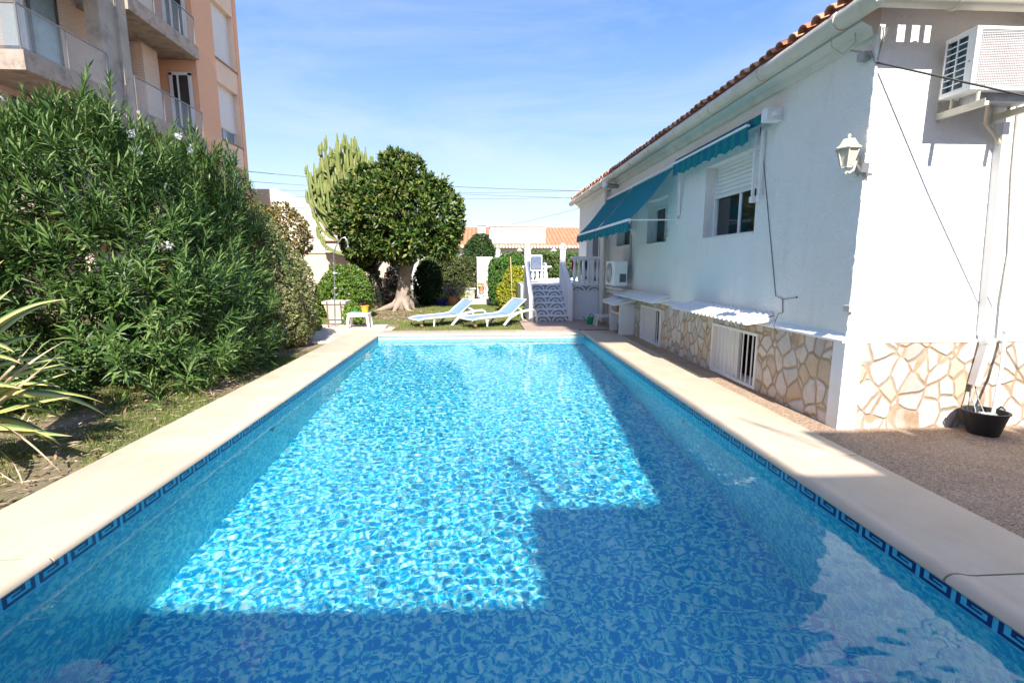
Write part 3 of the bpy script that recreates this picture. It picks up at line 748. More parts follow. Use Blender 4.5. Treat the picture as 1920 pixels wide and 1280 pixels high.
k=MB(); k.tube([(2.70,12.35,.05),(2.6,12.35,.15),(2.57,12.35,.2)],.012,6); k.build('spout',mat('green_plastic',(0,0,0)),wc)
k=MB(); k.tube([(2.72,12.35,.18),(2.78,12.35,.27),(2.86,12.35,.2),(2.87,12.35,.08)],.01,6); k.build('handle',mat('green_plastic',(0,0,0)),wc)
# yellow pot and plant on the stool
yp=empty('flower_pot',(-2.85,12.05,.35),'yellow pot with a small dark red plant standing on the white stool','flower pot')
k=MB(); k.lathe([(.065,0),(.10,.15),(.108,.155),(.108,.175),(.095,.175),(.09,.15)],(-2.83,12.05,.352),18,cap=False); k.build('pot',mat('yellow_glaze',(.80,.42,.03),.4,.08),yp,smooth='auto')
n=70; P=np.array([-2.86,12.05,.5])+rng.normal(size=(n,3))*[.07,.04,.04]; D=nrm(rng.normal(size=(n,3))+[-.6,-.3,.8]); v,f=leaves(P,D,rdir(n),rng.uniform(.05,.09,n),.03)
npmesh('foliage',v,f,leafmat('dark_red_leaf',[(.05,.01,.02),(.12,.03,.04),(.08,.12,.03)]),yp)
k=MB(); k.box(-3.12,-3.02,11.97,12.1,.352,.385); k.box(-3.02,-2.97,12.0,12.08,.352,.37)
tag(k.build('sponge',mat('teal_sponge',(.05,.45,.38),.8,.1),bevel=.008),'small teal sponge lying on the white stool beside the yellow pot','sponge')
k=MB(); k.box(-2.62,-2.3,11.75,12.15,-.005,.05); tag(k.build('stone_slab',mat('pale_slab',(.66,.6,.52),.8,.1,6,bump=.3),bevel=.01),'pale stone slab lying on the paving right of the stool with the yellow pot','slab')

# ------------------------------------------------------------------ sun loungers
BLUE=mat('blue_sling',(.20,.31,.66),.7,.06,6,bump=.15,bscale=300)
def lounger():
    r_=empty('sun_lounger',(0,0,0),'x','sun lounger','blue and white sun loungers at the far end of the pool')
    w=.30
    k=MB(); rows=[]
    prof=[(0.0,.20),(.12,.222),(.5,.235),(.95,.25),(1.12,.265)]
    rows=[[(x,y,z-.02*(1-(y/w)**2)) for y in np.linspace(-w,w,9)] for x,z in prof]
    sheet(k,rows); k.build('sling_seat',BLUE,r_,smooth=True,fix=False)
    k=MB(); pr=[(1.12,.265),(1.25,.37),(1.42,.50),(1.56,.60)]
    rows=[[(x+.015*(1-(y/w)**2),y,z-.01*(1-(y/w)**2)) for y in np.linspace(-w,w,9)] for x,z in pr]
    sheet(k,rows); k.build('backrest',BLUE,r_,smooth=True,fix=False)
    for s in (-1,1):
        k=MB(); k.tube([(-.03,s*w,.185),(.12,s*(w+.02),.215),(.5,s*(w+.02),.225),(.95,s*(w+.02),.235),(1.25,s*(w+.03),.28),(1.55,s*(w+.03),.33),(1.78,s*(w+.03),.335),(1.86,s*(w+.03),.30),(1.90,s*(w+.03),.16),(1.92,s*(w+.03),0)],[.02,.026,.028,.028,.032,.034,.034,.034,.03,.028],8)
        k.build('side_rail',PLAST,r_,smooth='auto')
        k=MB(); k.tube([(1.30,s*(w+.03),.29),(1.05,s*(w+.03),.18),(.86,s*(w+.03),0)],[.04,.036,.03],8); k.build('leg',PLAST,r_,smooth='auto')
        k=MB(); k.tube([(1.12,s*(w-.01),.275),(1.26,s*(w-.01),.385),(1.575,s*(w-.01),.615)],.014,6); k.build('back_rail',PLAST,r_,smooth='auto')
        k=MB(); k.tube([(1.44,s*(w-.03),.50),(1.60,s*(w-.03),.32)],.010,6); k.build('prop',METAL,r_)
        k=MB(); k.tube([(.40,s*(w+.0),.22),(.38,s*(w+.0),.0)],[.024,.02],8); k.build('leg',PLAST,r_,smooth='auto')
    k=MB(); k.tube([(-.03,-w,.185),(-.05,0,.18),(-.03,w,.185)],.022,8); k.build('foot_bar',PLAST,r_,smooth='auto')
    k=MB(); k.tube([(1.575,-w,.615),(1.58,w,.615)],.014,8); k.build('head_bar',PLAST,r_,smooth='auto')
    k=MB(); 
    for s in (-1,1): k=MB(); k.tube([(.05,s*(w-.04),.05),(.05,s*(w+.01),.05)],.035,14); k.build('wheel',mat('brown_wheel',(.28,.15,.09),.6),r_)
    return r_
L1=lounger(); L1['label']='blue sling sun lounger, the right one beside the stairs, backrest raised'; L1.location=(-.36,12.0,.0); L1.rotation_euler=(0,0,R(32))
L2=copy_tree(L1); L2['label']='blue sling sun lounger, the left one nearer the big round tree, backrest raised'; L2.location=(-1.68,12.30,-.03); L2.rotation_euler=(0,0,R(32))
# ------------------------------------------------------------------ terrace stairs and balustrade
WT=mat('white_render',(.80,.80,.80),.7,.06,3,bump=.25,bscale=40,dirt=((.6,.58,.55),3,.6,.9))
def arc_tile():
    m,nt,b,out=new_mat('arc_tile'); t=NT(nt); tc_=t.n('ShaderNodeTexCoord'); sp=t.n('ShaderNodeSeparateXYZ'); t.l(tc_.outputs['Object'],sp.inputs[0])
    def fold(o,s): # triangle wave 0..1
        f=t.math('FRACT',t.math('MULTIPLY',o,1/s)); return t.math('ABSOLUTE',t.math('SUBTRACT',t.math('MULTIPLY',f,2),1))
    u=fold(sp.outputs['X'],.46); v=t.math('FRACT',t.math('MULTIPLY',sp.outputs['Z'],1/.155))
    r_=t.math('SQRT',t.math('ADD',t.math('MULTIPLY',u,u),t.math('MULTIPLY',v,t.math('MULTIPLY',v,.9))))
    w=t.math('SINE',t.math('MULTIPLY',r_,13))
    c=t.ramp(t.math('ADD',t.math('MULTIPLY',w,.5),.5),[(.35,(.70,.70,.70)),(.55,(.20,.21,.25))])
    c=t.mix(t.ramp(t.noise(tc_.outputs['Object'],50,2),[(.5,0.),(.7,.4)]),c,(.7,.7,.7))
    t.l(c,b.inputs['Base Color']); b.inputs['Roughness'].default_value=.3; return m
ARC=arc_tile()
st=empty('staircase',(1.85,13.0,0),'white garden staircase with grey arc patterned risers climbing to the terrace','staircase')
TZ=.93
for i in range(6):
    k=MB(); y=13.0+i*.27; z=(i+1)*.155
    k.box(1.37,2.30,y-.02,y+.28,z-.03,z); so_=k.build('tread',mat('white_tread',(.78,.78,.79),.5,.06),st,bevel=.006)
    k=MB(); k.box(1.37,2.30,y,y+.02,z-.155+.0,z-.03); k.build('riser',ARC,so_)
k=MB(); k.prism([(12.98,0),(14.5,0),(14.5,1.6),(14.3,1.58),(13.12,.98),(12.98,.90)],'x',2.302,2.42); k.build('parapet',WT,st,bevel=.008)
k=MB(); k.prism([(12.98,0),(14.5,0),(14.5,1.6),(14.3,1.58),(13.12,.72),(12.98,.62)],'x',1.25,1.368)
k.build('parapet',WT,st,bevel=.008)
def newel(x,y,z0,h,s=.075):
    k=MB(); k.box(x-s,x+s,y-s,y+s,z0,z0+h); k.box(x-s-.02,x+s+.02,y-s-.02,y+s+.02,z0+h,z0+h+.035)
    k.lathe([(.05,0),(.03,.02),(.05,.05),(.068,.09),(.055,.13),(.0,.155)],(x,y,z0+h+.035),16,cap=False)
    o=k.build('newel_post',WT,st,smooth='auto'); return o
newel(1.33,14.42,0,1.93,.085); newel(2.36,14.42,0,1.93,.075)
te=empty('terrace',(2.4,13.4,0),'raised white terrace beside the villa with a blue-white front wall and turned balusters','terrace')
k=MB(); k.box(2.425,HX-.1,13.4,17.9,-.05,.80); k.box(1.15,2.425,14.52,17.9,-.05,.90); k.build('base_wall',mat('bluish_white',(.72,.76,.82),.6,.04,2),te)
k=MB(); k.box(2.425,HX-.1,13.385,13.4,.80,.925); k.build('tile_band',ARC,te)
k=MB(); k.box(2.42,HX-.1,13.37,17.9,.925,.955); k.box(1.15,2.42,14.62,17.9,.90,.93); k.build('floor_slab',mat('white_tread',(.78,.78,.79)),te)
BAL=[(.05,0),(.05,.05),(.03,.06),(.028,.09),(.045,.16),(.058,.25),(.055,.33),(.035,.45),(.026,.55),(.03,.60),(.045,.62),(.045,.68)]
k=MB(); k.box(2.44,HX-.08,13.40,13.52,1.645,1.72); k.build('hand_rail',WT,te,bevel=.01); k=MB(); k.box(2.44,HX-.1,13.42,13.50,.956,.985); k.build('bottom_rail',WT,te)
for i in range(6):
    k=MB(); k.lathe([(r_,z*.97) for r_,z in BAL],(2.54+i*.128,13.46,.985),12); k.build('baluster',WT,te,smooth='auto')
for i in range(6):
    k=MB(); k.lathe([(r_,z*.70) for r_,z in BAL],(1.52+i*.16,17.75,.93),8); k.build('baluster',WT,te,smooth='auto')
k=MB(); k.box(1.45,2.5,17.7,17.82,1.40,1.46); k.build('hand_rail',WT,te)
# plastic armchair on the terrace
ch=empty('armchair',(1.75,15.6,.93),'white plastic armchair with a grey-blue cushion on the terrace behind the stairs','armchair')
k=MB(); k.box(1.52,2.0,15.4,15.9,1.30,1.33); k.build('seat',PLAST,ch,bevel=.01)
k=MB(); k.box(1.55,1.95,15.88,15.94,1.33,1.80); k.build('backrest',PLAST,ch,bevel=.02)
k=MB(); k.box(1.58,1.92,15.80,15.88,1.36,1.76); k.build('cushion',mat('blue_grey_cloth',(.13,.16,.24),.9,.2,9),ch,bevel=.03)
for x in (1.50,2.0):
    k=MB(); k.bar((x,15.4,1.52),(x,15.9,1.55),.05,.03); k.build('armrest',PLAST,ch)
    for y in (15.42,15.88): k=MB(); k.bar((x,y,1.53),(x+(x-1.75)*.15,y,.93),.04,.04); k.build('leg',PLAST,ch)
# cloths hung on a rack behind the balustrade
rk=empty('drying_rack',(2.8,14.2,.955),'low metal drying rack standing behind the terrace balusters','drying rack')
k=MB()
for x in (2.55,3.1): k.tube([(x,14.1,.955),(x,14.25,1.62),(x,14.4,.955)],.010,6)
k.tube([(2.55,14.25,1.62),(3.1,14.25,1.62)],.010,6); k.build('frame',METAL,rk)
def cloth(x0,x1,z0,z1,nm,col,label):
    k=MB(); rows=[[ (x,14.23+.02*math.sin(x*60)+ (0 if f<1 else 0),z1-(z1-z0)*f) for x in np.linspace(x0,x1,9)] for f in (0,.3,.6,1)]
    rows2=[[(x,y+.012,z) for x,y,z in r_] for r_ in rows]
    sheet(k,rows); sheet(k,rows2); tag(k.build('cloth',mat(nm,col,.9,.15,10),smooth=True,fix=False),label,'cloth','cloths drying on the terrace')
cloth(2.60,2.74,1.25,1.63,'red_cloth',(.55,.02,.04),'bright red cloth hanging behind the white balusters of the terrace')
cloth(2.79,2.90,1.22,1.63,'green_cloth',(.05,.28,.06),'green cloth hanging behind the white balusters between the red and the navy one')
cloth(2.94,3.06,1.08,1.63,'navy_cloth',(.03,.05,.13),'navy cloth hanging behind the white balusters next to the villa wall')

# ------------------------------------------------------------------ far white house with red roof
fh=empty('house',(2.2,32,0),'far low white house with orange tiled roof, chimney and white parapet','house')
FW=mat('far_white',(.66,.65,.62),.8,.05,2)
k=MB(); k.box(-4.5,9.5,32,40,-.05,2.62); k.build('wall',FW,fh)
m,nt,b,out=new_mat('far_roof_tile'); t=NT(nt); v=t.coord(); sp=t.n('ShaderNodeSeparateXYZ'); t.l(v,sp.inputs[0])
w1=t.math('ABSOLUTE',t.math('SINE',t.math('MULTIPLY',sp.outputs['X'],PI/.26)))
c=t.ramp(t.noise(v,3,6,.75),[(.3,(.50,.17,.08)),(.5,(.62,.24,.12)),(.75,(.70,.34,.20))]); c=t.mix(t.ramp(w1,[(0,.5),(.35,0.)]),c,(.28,.10,.06))
w2=t.math('FRACT',t.math('MULTIPLY',sp.outputs['Y'],1/.45)); c=t.mix(t.ramp(w2,[(0,.4),(.2,0.)]),c,(.3,.1,.06))
t.l(c,b.inputs['Base Color']); b.inputs['Roughness'].default_value=.9; t.bump(w1,1,.08,b); FR=m
k=MB(); k.prism([(31.6,2.62),(36.2,4.15),(40.6,2.7),(40.6,2.6),(36.2,4.0),(31.6,2.55)],'x',-4.7,9.7); rfo=k.build('roof',FR,fh)
k=MB()
for i in range(72): x=-4.6+i*.2; k.tube([(x,31.50,2.58),(x,31.75,2.66)],.075,6)
k.build('eave_tiles',FW,rfo)
k=MB(); k.box(-.22,.28,33.2,33.6,3.0,4.05); k.box(-.28,.34,33.14,33.66,4.05,4.12); k.box(-.2,.26,33.22,33.58,4.12,4.28); k.build('chimney',mat('chimney_clay',(.72,.60,.52),.8),rfo)
k=MB(); k.box(.55,4.15,32.35,32.5,2.78,3.92); k.box(.45,4.2,32.3,32.55,3.92,4.0); k.box(.5,.56,32.5,34.5,2.9,3.92);k.build('parapet',FW,fh)
k=MB()
for x in (-3.2,-1.4,2.6,5.0): k.box(x,x+.9,31.985,32.02,1.0,2.1)
k.build('window',GLASS,fh)
# wall of the neighbour's yard with pillars
yw=empty('garden_wall',(2,27.5,0),'low white garden wall with square pillars in front of the far house','garden wall')
k=MB(); k.box(.3,6.6,27.4,27.6,-.05,1.95); k.box(.28,6.62,27.36,27.64,1.95,2.02); k.build('wall',FW,yw)
for x in (.9,2.1,4.0): k=MB(); k.box(x-.12,x+.12,27.33,27.67,-.05,2.25); k.prism([(x-.16,2.25),(x+.16,2.25),(x,2.42)],'y',27.3,27.7); k.build('pillar',FW,yw)
wp=empty('white_wall',(.15,21,0),'short bright white wall panel between the two hedges with terracotta pots before it','wall')
k=MB(); k.box(-.2,.46,21.0,21.2,-.05,1.77); k.box(-.22,.48,20.98,21.22,1.77,1.82); k.build('panel',FW,wp)
# back left boundary wall and pale neighbour building
bwl=empty('boundary_wall',(-6,21,0),'beige rendered boundary wall with a grey cap behind the shower pole','boundary wall')
k=MB(); k.box(-9.2,-3.9,21.4,21.6,-.05,1.95); k.build('wall',mat('beige_render',(.66,.53,.42),.85,.07,1.5,bump=.2,dirt=((.5,.4,.32),2,.6,.9)),bwl)
k=MB(); k.box(-9.25,-3.85,21.36,21.64,1.95,2.0); k.build('cap',mat('grey_cap',(.35,.32,.30),.8),bwl)
sw=MB(); sw.box(-7.6,-7.4,10,21.39,-.05,1.7); tag(sw.build('side_wall',mat('beige_render',(0,0,0))),'long beige side wall behind the oleander and the trimmed shrub','boundary wall')
nb=empty('neighbour_house',(-8,24,0),'cream neighbour house with sloping gable and baluster roof behind the boundary wall','house')
CR=mat('cream_wall',(.62,.54,.45),.85,.04,2)
k=MB(); k.prism([(-15,-.05),(-7.5,-.05),(-7.5,3.65),(-9.6,5.0),(-13,5.0),(-15,4.4)],'y',24.5,31); k.build('gable_wall',CR,nb)
k=MB(); k.box(-7.5,-4.6,24.6,30,-.05,3.1); k.box(-7.5,-4.5,24.5,24.6,3.55,3.72); k.build('flat_block',CR,nb)
k=MB(); k.box(-7.5,-4.5,24.46,24.6,2.62,2.70); k.box(-7.5,-4.5,24.4,24.6,3.08,3.2); k.build('string_course',mat('pink_band',(.62,.42,.34),.8),nb)
for i in range(13): k=MB(); k.lathe([(r_*1.1,z*.52) for r_,z in BAL],(-7.35+i*.22,24.55,3.2),8); k.build('baluster',CR,nb)
# pots by the white wall
CLAY=mat('terracotta',(.56,.24,.12),.8,.15,12)
def pot(x,y,z,r,h,label,m_=None,plant=None,cat='flower pot'):
    p_=empty('flower_pot',(x,y,z),label,cat,'pots at the end of the lawn')
    k=MB(); k.lathe([(r*.68,0),(r*.97,h*.85),(r*1.05,h*.86),(r*1.05,h),(r*.9,h),(r*.85,h*.9)],(x,y,z),16,cap=False); k.lathe([(0,h*.88),(r*.86,h*.9)],(x,y,z),16,cap=False)
    k.build('pot',m_ or CLAY,p_,smooth='auto')
    if plant:
        n,hh,mm=plant; P=np.array([x,y,z+h])+np.abs(rng.normal(size=(n,3)))*[0,0,hh]+rng.normal(size=(n,3))*[r*.8,r*.8,.02]
        D=nrm(rng.normal(size=(n,3))+[0,0,.8]); v,f=leaves(P,D,rdir(n),rng.uniform(.06,.12,n),.04); npmesh('foliage',v,f,mm,p_)
    return p_
RED=leafmat('dark_red_leaf',[(.05,.01,.02)]*2)
LIME=leafmat('lime_leaf',[(.10,.20,.02),(.22,.32,.04),(.42,.45,.08)])
ped=empty('pedestal',(.05,20.4,0),'white plaster pedestals carrying terracotta pots before the white wall panel','pedestal')
k=MB(); k.lathe([(.14,0),(.16,.05),(.07,.12),(.06,.35),(.12,.42),(.13,.46)],(-.02,20.3,-.05),12); k.build('column',FW,ped,smooth='auto')
k=MB(); k.box(.18,.42,20.5,20.8,-.05,.62); k.build('block',FW,ped,bevel=.01)
pot(-.02,20.3,.42,.14,.2,'terracotta pot on the slim plaster pedestal, left of the round one',plant=(60,.06,LIME))
pot(.30,20.65,.62,.13,.22,'round terracotta pot on the white block at the wall panel')
pot(-1.55,18.9,-.05,.26,.26,'dark blue glazed pot on the lawn edge beside the dark bush',mat('blue_glaze',(.02,.03,.20),.3,.1),(160,.12,LIME))
pot(-1.15,19.0,-.05,.22,.34,'terracotta pot with a dark red leaved plant next to the blue pot',None,(260,.28,RED))
pot(-.72,19.1,-.05,.20,.30,'terracotta pot in shade to the right of the red leaved plant',None,(120,.12,LIME))
lw=empty('planter_wall',(-.8,19.7,0),'low pale stone planter wall with creeping plants under the far hedge','planter wall')
k=MB(); k.box(-2.0,-.3,19.9,20.2,-.05,.52); k.box(-2.05,-.25,19.86,20.24,.52,.57); k.box(-.9,.6,19.3,19.55,-.05,.16); k.build('wall',mat('pale_slab',(0,0,0)),lw)
n=900; P=np.stack([rng.uniform(-2.0,-.3,n),rng.uniform(19.8,20.2,n),rng.uniform(.3,.8,n)],1); v,f=leaves(P,rdir(n)+[0,-.4,.2],rdir(n),rng.uniform(.05,.12,n),.04); npmesh('creeper',v,f,leafmat('creeper_leaf',[(.05,.07,.02),(.16,.17,.06),(.30,.22,.10)]),lw)
# bamboo stake
k=MB(); k.tube([(1.0,16.0,-.05),(.93,16.0,1.75)],.018,6); tag(k.build('stake',mat('bamboo',(.55,.42,.22),.6)),'thin bamboo stake in front of the yellow-green bush','stake')
# tall bottle-neck planter and shower
pb=empty('planter',(-3.79,13.0,0),'big tapered pale concrete planter behind the shower pole','planter')
k=MB()
def taper(k,x,y,z0,z1,a0,a1): k.add([(x+sx*a,y+sy*a,z) for z,a in ((z0,a0),(z1,a1)) for sx,sy in ((-1,-1),(1,-1),(1,1),(-1,1))],[(3,2,1,0),(4,5,6,7),(0,1,5,4),(1,2,6,5),(2,3,7,6),(3,0,4,7)])
taper(k,-3.79,13.1,-.02,.10,.17,.17); taper(k,-3.79,13.1,.10,.16,.21,.20); taper(k,-3.79,13.1,.16,.50,.19,.27); taper(k,-3.79,13.1,.50,.57,.30,.30)
k.build('tub',mat('pale_concrete',(.62,.53,.45),.85,.1,8,bump=.3),pb,bevel=.008)
sh=empty('garden_shower',(-3.62,12.3,0),'thin grey outdoor shower pole with a curved top beside the big planter','shower')
k=MB(); k.tube([(-3.63,12.3,-.02),(-3.60,12.3,.9),(-3.57,12.3,1.75),(-3.50,12.3,1.95),(-3.36,12.3,2.13),(-3.28,12.3,2.14),(-3.235,12.3,2.05),(-3.22,12.3,1.93)],.016,8); k.build('pole',METAL,sh,smooth='auto')
k=MB(); k.lathe([(.012,.03),(.03,0),(.03,-.01)],(-3.22,12.3,1.92),12); k.build('shower_head',METAL,sh)
k=MB(); k.lathe([(.028,0),(.028,.04)],(-3.58,12.28,1.28),10); k.tube([(-3.58,12.28,1.29),(-3.50,12.28,1.30)],.012,6); k.tube([(-3.59,12.28,.93),(-3.54,12.28,.93)],.012,6); k.build('tap',PLAST,sh)
k=MB(); k.tube([(-3.73,12.1,-.03),(-3.74,12.1,.62)],.018,6); tag(k.build('post',mat('rusty_post',(.22,.13,.09),.8)),'short rusty brown post standing just left of the shower pole','post')

# ------------------------------------------------------------------ overhead cables
def wire(a,b,sag,r=.012):
    a=Vector(a);b=Vector(b); return [(a+(b-a)*(i/20)+Vector((0,0,-4*sag*(i/20)*(1-i/20)))) for i in range(21)]
WIR=mat('cable_black',(.14,.14,.15),.6)
for a,b,s,r_,lb in (((-16,25,6.35),(14,25,5.25),.55,.014,'thickest of the overhead cables crossing the sky behind the round tree'),
    ((-16,26,5.9),(14,26,4.9),.35,.010,'thin overhead cable just under the thickest one'),
    ((-16,27,5.5),(14,27,5.9),.45,.009,'thin overhead cable rising to the right behind the villa eave'),
    ((-16,24,4.9),(14,24,5.2),.5,.008,'lowest thin overhead cable above the far orange roof'),
    ((-.6,33,3.7),(5.2,22,4.2),.15,.008,'thin slanting cable from the far chimney to the villa eave')):
    k=MB(); k.tube(wire(a,b,s),r_,5); tag(k.build('overhead_cable',WIR),lb,'cable','overhead cables')
k=MB(); k.tube(wire((-2.4,40,6.2),(-2.4,40.1,-.05),0),.12,8); 

# ------------------------------------------------------------------ apartment building on the left
ap=empty('apartment_building',(-10,16,0),'tall peach and orange brick apartment building with grey balconies and white shutters on the left','apartment building')
def brickish(name,c1,c2,mort,sc=1.0,bump=.3,row=.075,wid=.26):
    m,nt,b,out=new_mat(name); t=NT(nt); tc_=t.n('ShaderNodeTexCoord'); sp=t.n('ShaderNodeSeparateXYZ'); t.l(tc_.outputs['Object'],sp.inputs[0])
    cb_=t.n('ShaderNodeCombineXYZ'); t.l(t.math('ADD',sp.outputs['X'],sp.outputs['Y']),cb_.inputs[0]); t.l(sp.outputs['Z'],cb_.inputs[1])
    br=t.n('ShaderNodeTexBrick'); br.inputs['Scale'].default_value=1; br.inputs['Brick Width'].default_value=wid; br.inputs['Row Height'].default_value=row; br.inputs['Mortar Size'].default_value=.008; br.inputs['Mortar Smooth'].default_value=.3
    br.inputs['Color1'].default_value=(*c1,1); br.inputs['Color2'].default_value=(*c2,1); br.inputs['Mortar'].default_value=(*mort,1)
    t.l(cb_.outputs[0],br.inputs['Vector'])
    c=t.mix(t.ramp(t.noise(tc_.outputs['Object'],.8,5,.6),[(.4,0.),(.8,.25)]),br.outputs[0],tuple(x*.75 for x in c1))
    t.l(c,b.inputs['Base Color']); b.inputs['Roughness'].default_value=.85; t.bump(t.math('SUBTRACT',1,br.outputs['Fac']),bump,.01,b); return m
PINKB=brickish('pale_pink_brick',(.88,.67,.54),(.85,.64,.51),(.68,.50,.41))
ORB=brickish('orange_brick',(.90,.49,.30),(.87,.47,.28),(.74,.42,.27),bump=.15)
PEACH=mat('peach_render',(.90,.66,.49),.85,.05,1.5,bump=.1)
CONC=mat('grey_concrete',(.44,.385,.33),.85,.14,2,bump=.25,bscale=20,dirt=((.2,.17,.15),1.5,.5,.8))
SHUT=mat('white_blind',(.78,.77,.78),.55,.03)
# orange end block
k=MB(); wy=[(20.1,21.92)]; holes=[(20.1,21.92,z0,z0+2.05) for z0 in (.4,3.33,6.25,9.15,12.05)]
panel('x',-9.83,20.05,21.98,-.05,16,[(a+.0,b-.0,c,d) for a,b,c,d in holes],.25,1,k); k.build('bay_wall',PEACH,ap,fix=False)
k=MB(); k.box(-20,-9.70,18.72,20.05,-.05,16); k.box(-20,-9.80,21.98,22.25,-.05,16); k.box(-20,-10.15,20.05,21.98,-.05,16); k.build('pier_wall',ORB,ap)
for i,z0 in enumerate((.4,3.33,6.25,9.15,12.05)):
    zb_=z0+(.52 if i==2 else 0)
    s=MB(); z=z0+2.05
    while z>zb_+.04: s.prism([(-10.02,z),(-10.03,z-.05),(-10.04,z-.05),(-10.04,z)],'y',20.1,21.92); z-=.052
    s.box(-10.07,-10.035,20.1,21.92,zb_,z0+2.05)
    so_=s.build('shutter',SHUT,ap)
    s=MB(); s.box(-9.86,-9.78,20.06,21.97,z0-.05,z0); s.build('sill',mat('brown_sill',(.30,.20,.15),.7),so_)
    if i==2:
        s=MB(); s.box(-10.12,-10.11,20.1,21.92,z0,zb_); s.build('pane',mat('grey_glass',(.25,.33,.38),.08,.2,2),so_)
        s=MB()
        for y in (20.12,21.0,21.88): s.box(-10.11,-10.07,y-.02,y+.02,z0,zb_)
        s.box(-10.11,-10.07,20.1,21.92,zb_-.03,zb_); s.build('frame',ALU,so_)
# recessed brick wall with the tall slit window and doors
k=MB(); panel('x',-10.95,6,18.72,-.05,16,[(12.95,14.75,z,z+2.35) for z in (3.1,6.0,8.9,11.8)]+[(17.15,17.35,z,z+1.6) for z in (3.9,6.75,9.7)],.2,1,k)
k.quad((-20,6,-.05),(-10.95,6,-.05),(-10.95,6,16),(-20,6,16)); k.quad((-20,6,16),(-9.7,6,16),(-9.7,22.5,16),(-20,22.5,16))
k.build('brick_wall',PINKB,ap,fix=False)
k=MB(); k.box(-10.95,-10.6,17.35,18.1,-.05,16); k.build('brick_wall',PINKB,ap)
k=MB(); k.box(-11.3,-11.2,6.2,18.6,0,15.9); k.build('inner_wall',MC['dark_room'],ap)
for z0 in (3.1,6.0,8.9):
    k=MB(); X=-11.08
    for y in (12.95,13.85,14.69): k.box(X,X+.05,y,y+.06,z0,z0+2.35)
    k.box(X,X+.05,12.95,14.75,z0,z0+.06); k.box(X,X+.05,12.95,14.75,z0+2.29,z0+2.35); o=k.build('balcony_door',mat('dark_alu',(.12,.12,.13),.4),ap)
    k=MB(); rows=[[(-11.12-.03*math.sin(y*40),y,z) for y in np.linspace(13.05,14.65,90)] for z in (z0+.05,z0+2.3)]; sheet(k,rows); k.build('curtain',mat('pale_curtain',(.68,.74,.76),.8,.05),o,smooth=True,fix=False)
    k=MB(); k.box(X+.01,X+.02,13.9,14.7,z0+.06,z0+2.29); k.build('pane',mat('blue_glass',(.30,.42,.48),.1,.3,1.5),o)
# end wall doors of the loggia (facing the viewer)
for z0 in (2.95,5.85,8.75):
    k=MB(); Y=18.66
    for x in (-10.55,-9.93): k.box(x-.05,x+.05,Y-.03,Y+.03,z0,z0+2.12)
    k.box(-10.6,-9.88,Y-.03,Y+.03,z0+2.04,z0+2.14); k.box(-10.36,-10.30,Y-.02,Y+.02,z0,z0+2.04); o=k.build('loggia_door',ALU,ap)
    k=MB(); k.box(-10.5,-9.98,Y+.0,Y+.05,z0,z0+2.04); k.build('pane',GLASS,o)
# grey pier, balcony slabs
k=MB(); k.box(-10.1,-9.74,14.36,14.95,-.05,16); k.box(-10.1,-9.66,14.95,15.28,-.05,15.9); k.build('concrete_pier',CONC,ap)
GL,nt,b,out=new_mat('balcony_glass'); b.inputs['Base Color'].default_value=(.9,.97,.95,1); b.inputs['Roughness'].default_value=.03; b.inputs['Alpha'].default_value=.10
BLOT=mat('stained_slab',(.38,.31,.26),.85,.15,2.5,bump=.2,dirt=((.16,.13,.11),3.2,.48,.72))
def balcony(y0,y1,z):
    k=MB(); k.box(-10.95,-9.58,y0,y1,z-.40,z); o=k.build('balcony_slab',BLOT,ap)
    k=MB(); X=-9.64; h=.92
    k.bar((X,y0+.03,z+h),(X,y1-.03,z+h),.035,.03); k.bar((X,y0+.03,z+h),(-10.9,y0+.03,z+h),.035,.03); k.bar((X,y0+.03,z+.04),(X,y1-.03,z+.04),.03,.04)
    yy_=y0+.03
    while yy_<y1: k.bar((X,yy_,z),(X,yy_,z+h),.025,.025,(0,1,0)); yy_+=1.25
    k.bar((X,y1-.03,z),(X,y1-.03,z+h),.025,.025,(0,1,0))
    k.build('railing',mat('railing_steel',(.30,.27,.25),.4,.1,metal=.6),o)
    k=MB(); k.box(X-.005,X+.005,y0+.05,y1-.05,z+.08,z+h-.03); k.box(-10.9,X-.03,y0+.025,y0+.035,z+.08,z+h-.03); k.build('glass_panel',GL,o)
for z in (3.05,5.97,8.85,11.8): balcony(11.75,14.35,z)
for z in (2.9,5.78,8.80,11.7): balcony(15.28,18.70,z)
# ------------------------------------------------------------------ the building behind the viewer whose roof line shades the near end of the pool
bh=empty('building',(5,-6,0),'white building behind the viewer whose stepped roof shades the near end of the pool','building')
k=MB()
k.box(3.18,22,-9,-2.55,-.04,5.90); k.box(.76,3.18,-9,-3.35,-.04,5.90); k.box(-22,.76,-9,-4.45,-.04,5.90)
k.build('wall',WHITE,bh)
k=MB()
x=3.18
while x<14: k.box(x,x+.95,-2.7,-2.50+rnd.choice((0,.03)),5.90,5.94+.02*((int(x*10))%3)); x+=1.0
k.build('roof_edge',TILE,bh)
k=MB(); k.prism([(1.98,5.9),(2.56,5.9),(2.84,11.6),(3.9,11.6),(4.3,17.6),(2.05,17.6),(2.05,14.0),(2.72,14.0),(2.6,11.6)],'y',-3.6,-3.38); k.build('shade_fin',WHITE,bh)  # unseen fin, added and shaped to shade pool strip, coping end and stairs
k=MB(); k.tube([(.66,-3.0,6.50),(1.0,-3.0,5.57),(1.1,-3.4,5.3)],.035,6); k.build('shadow_rod',METAL,bh)  # unseen rods, added to cast the diagonal shadows on the pool floor
k=MB(); k.tube([(.60,-3.0,5.28),(.8,-3.0,4.68),(.95,-3.4,4.2)],.022,6); k.build('shadow_rod',METAL,bh)
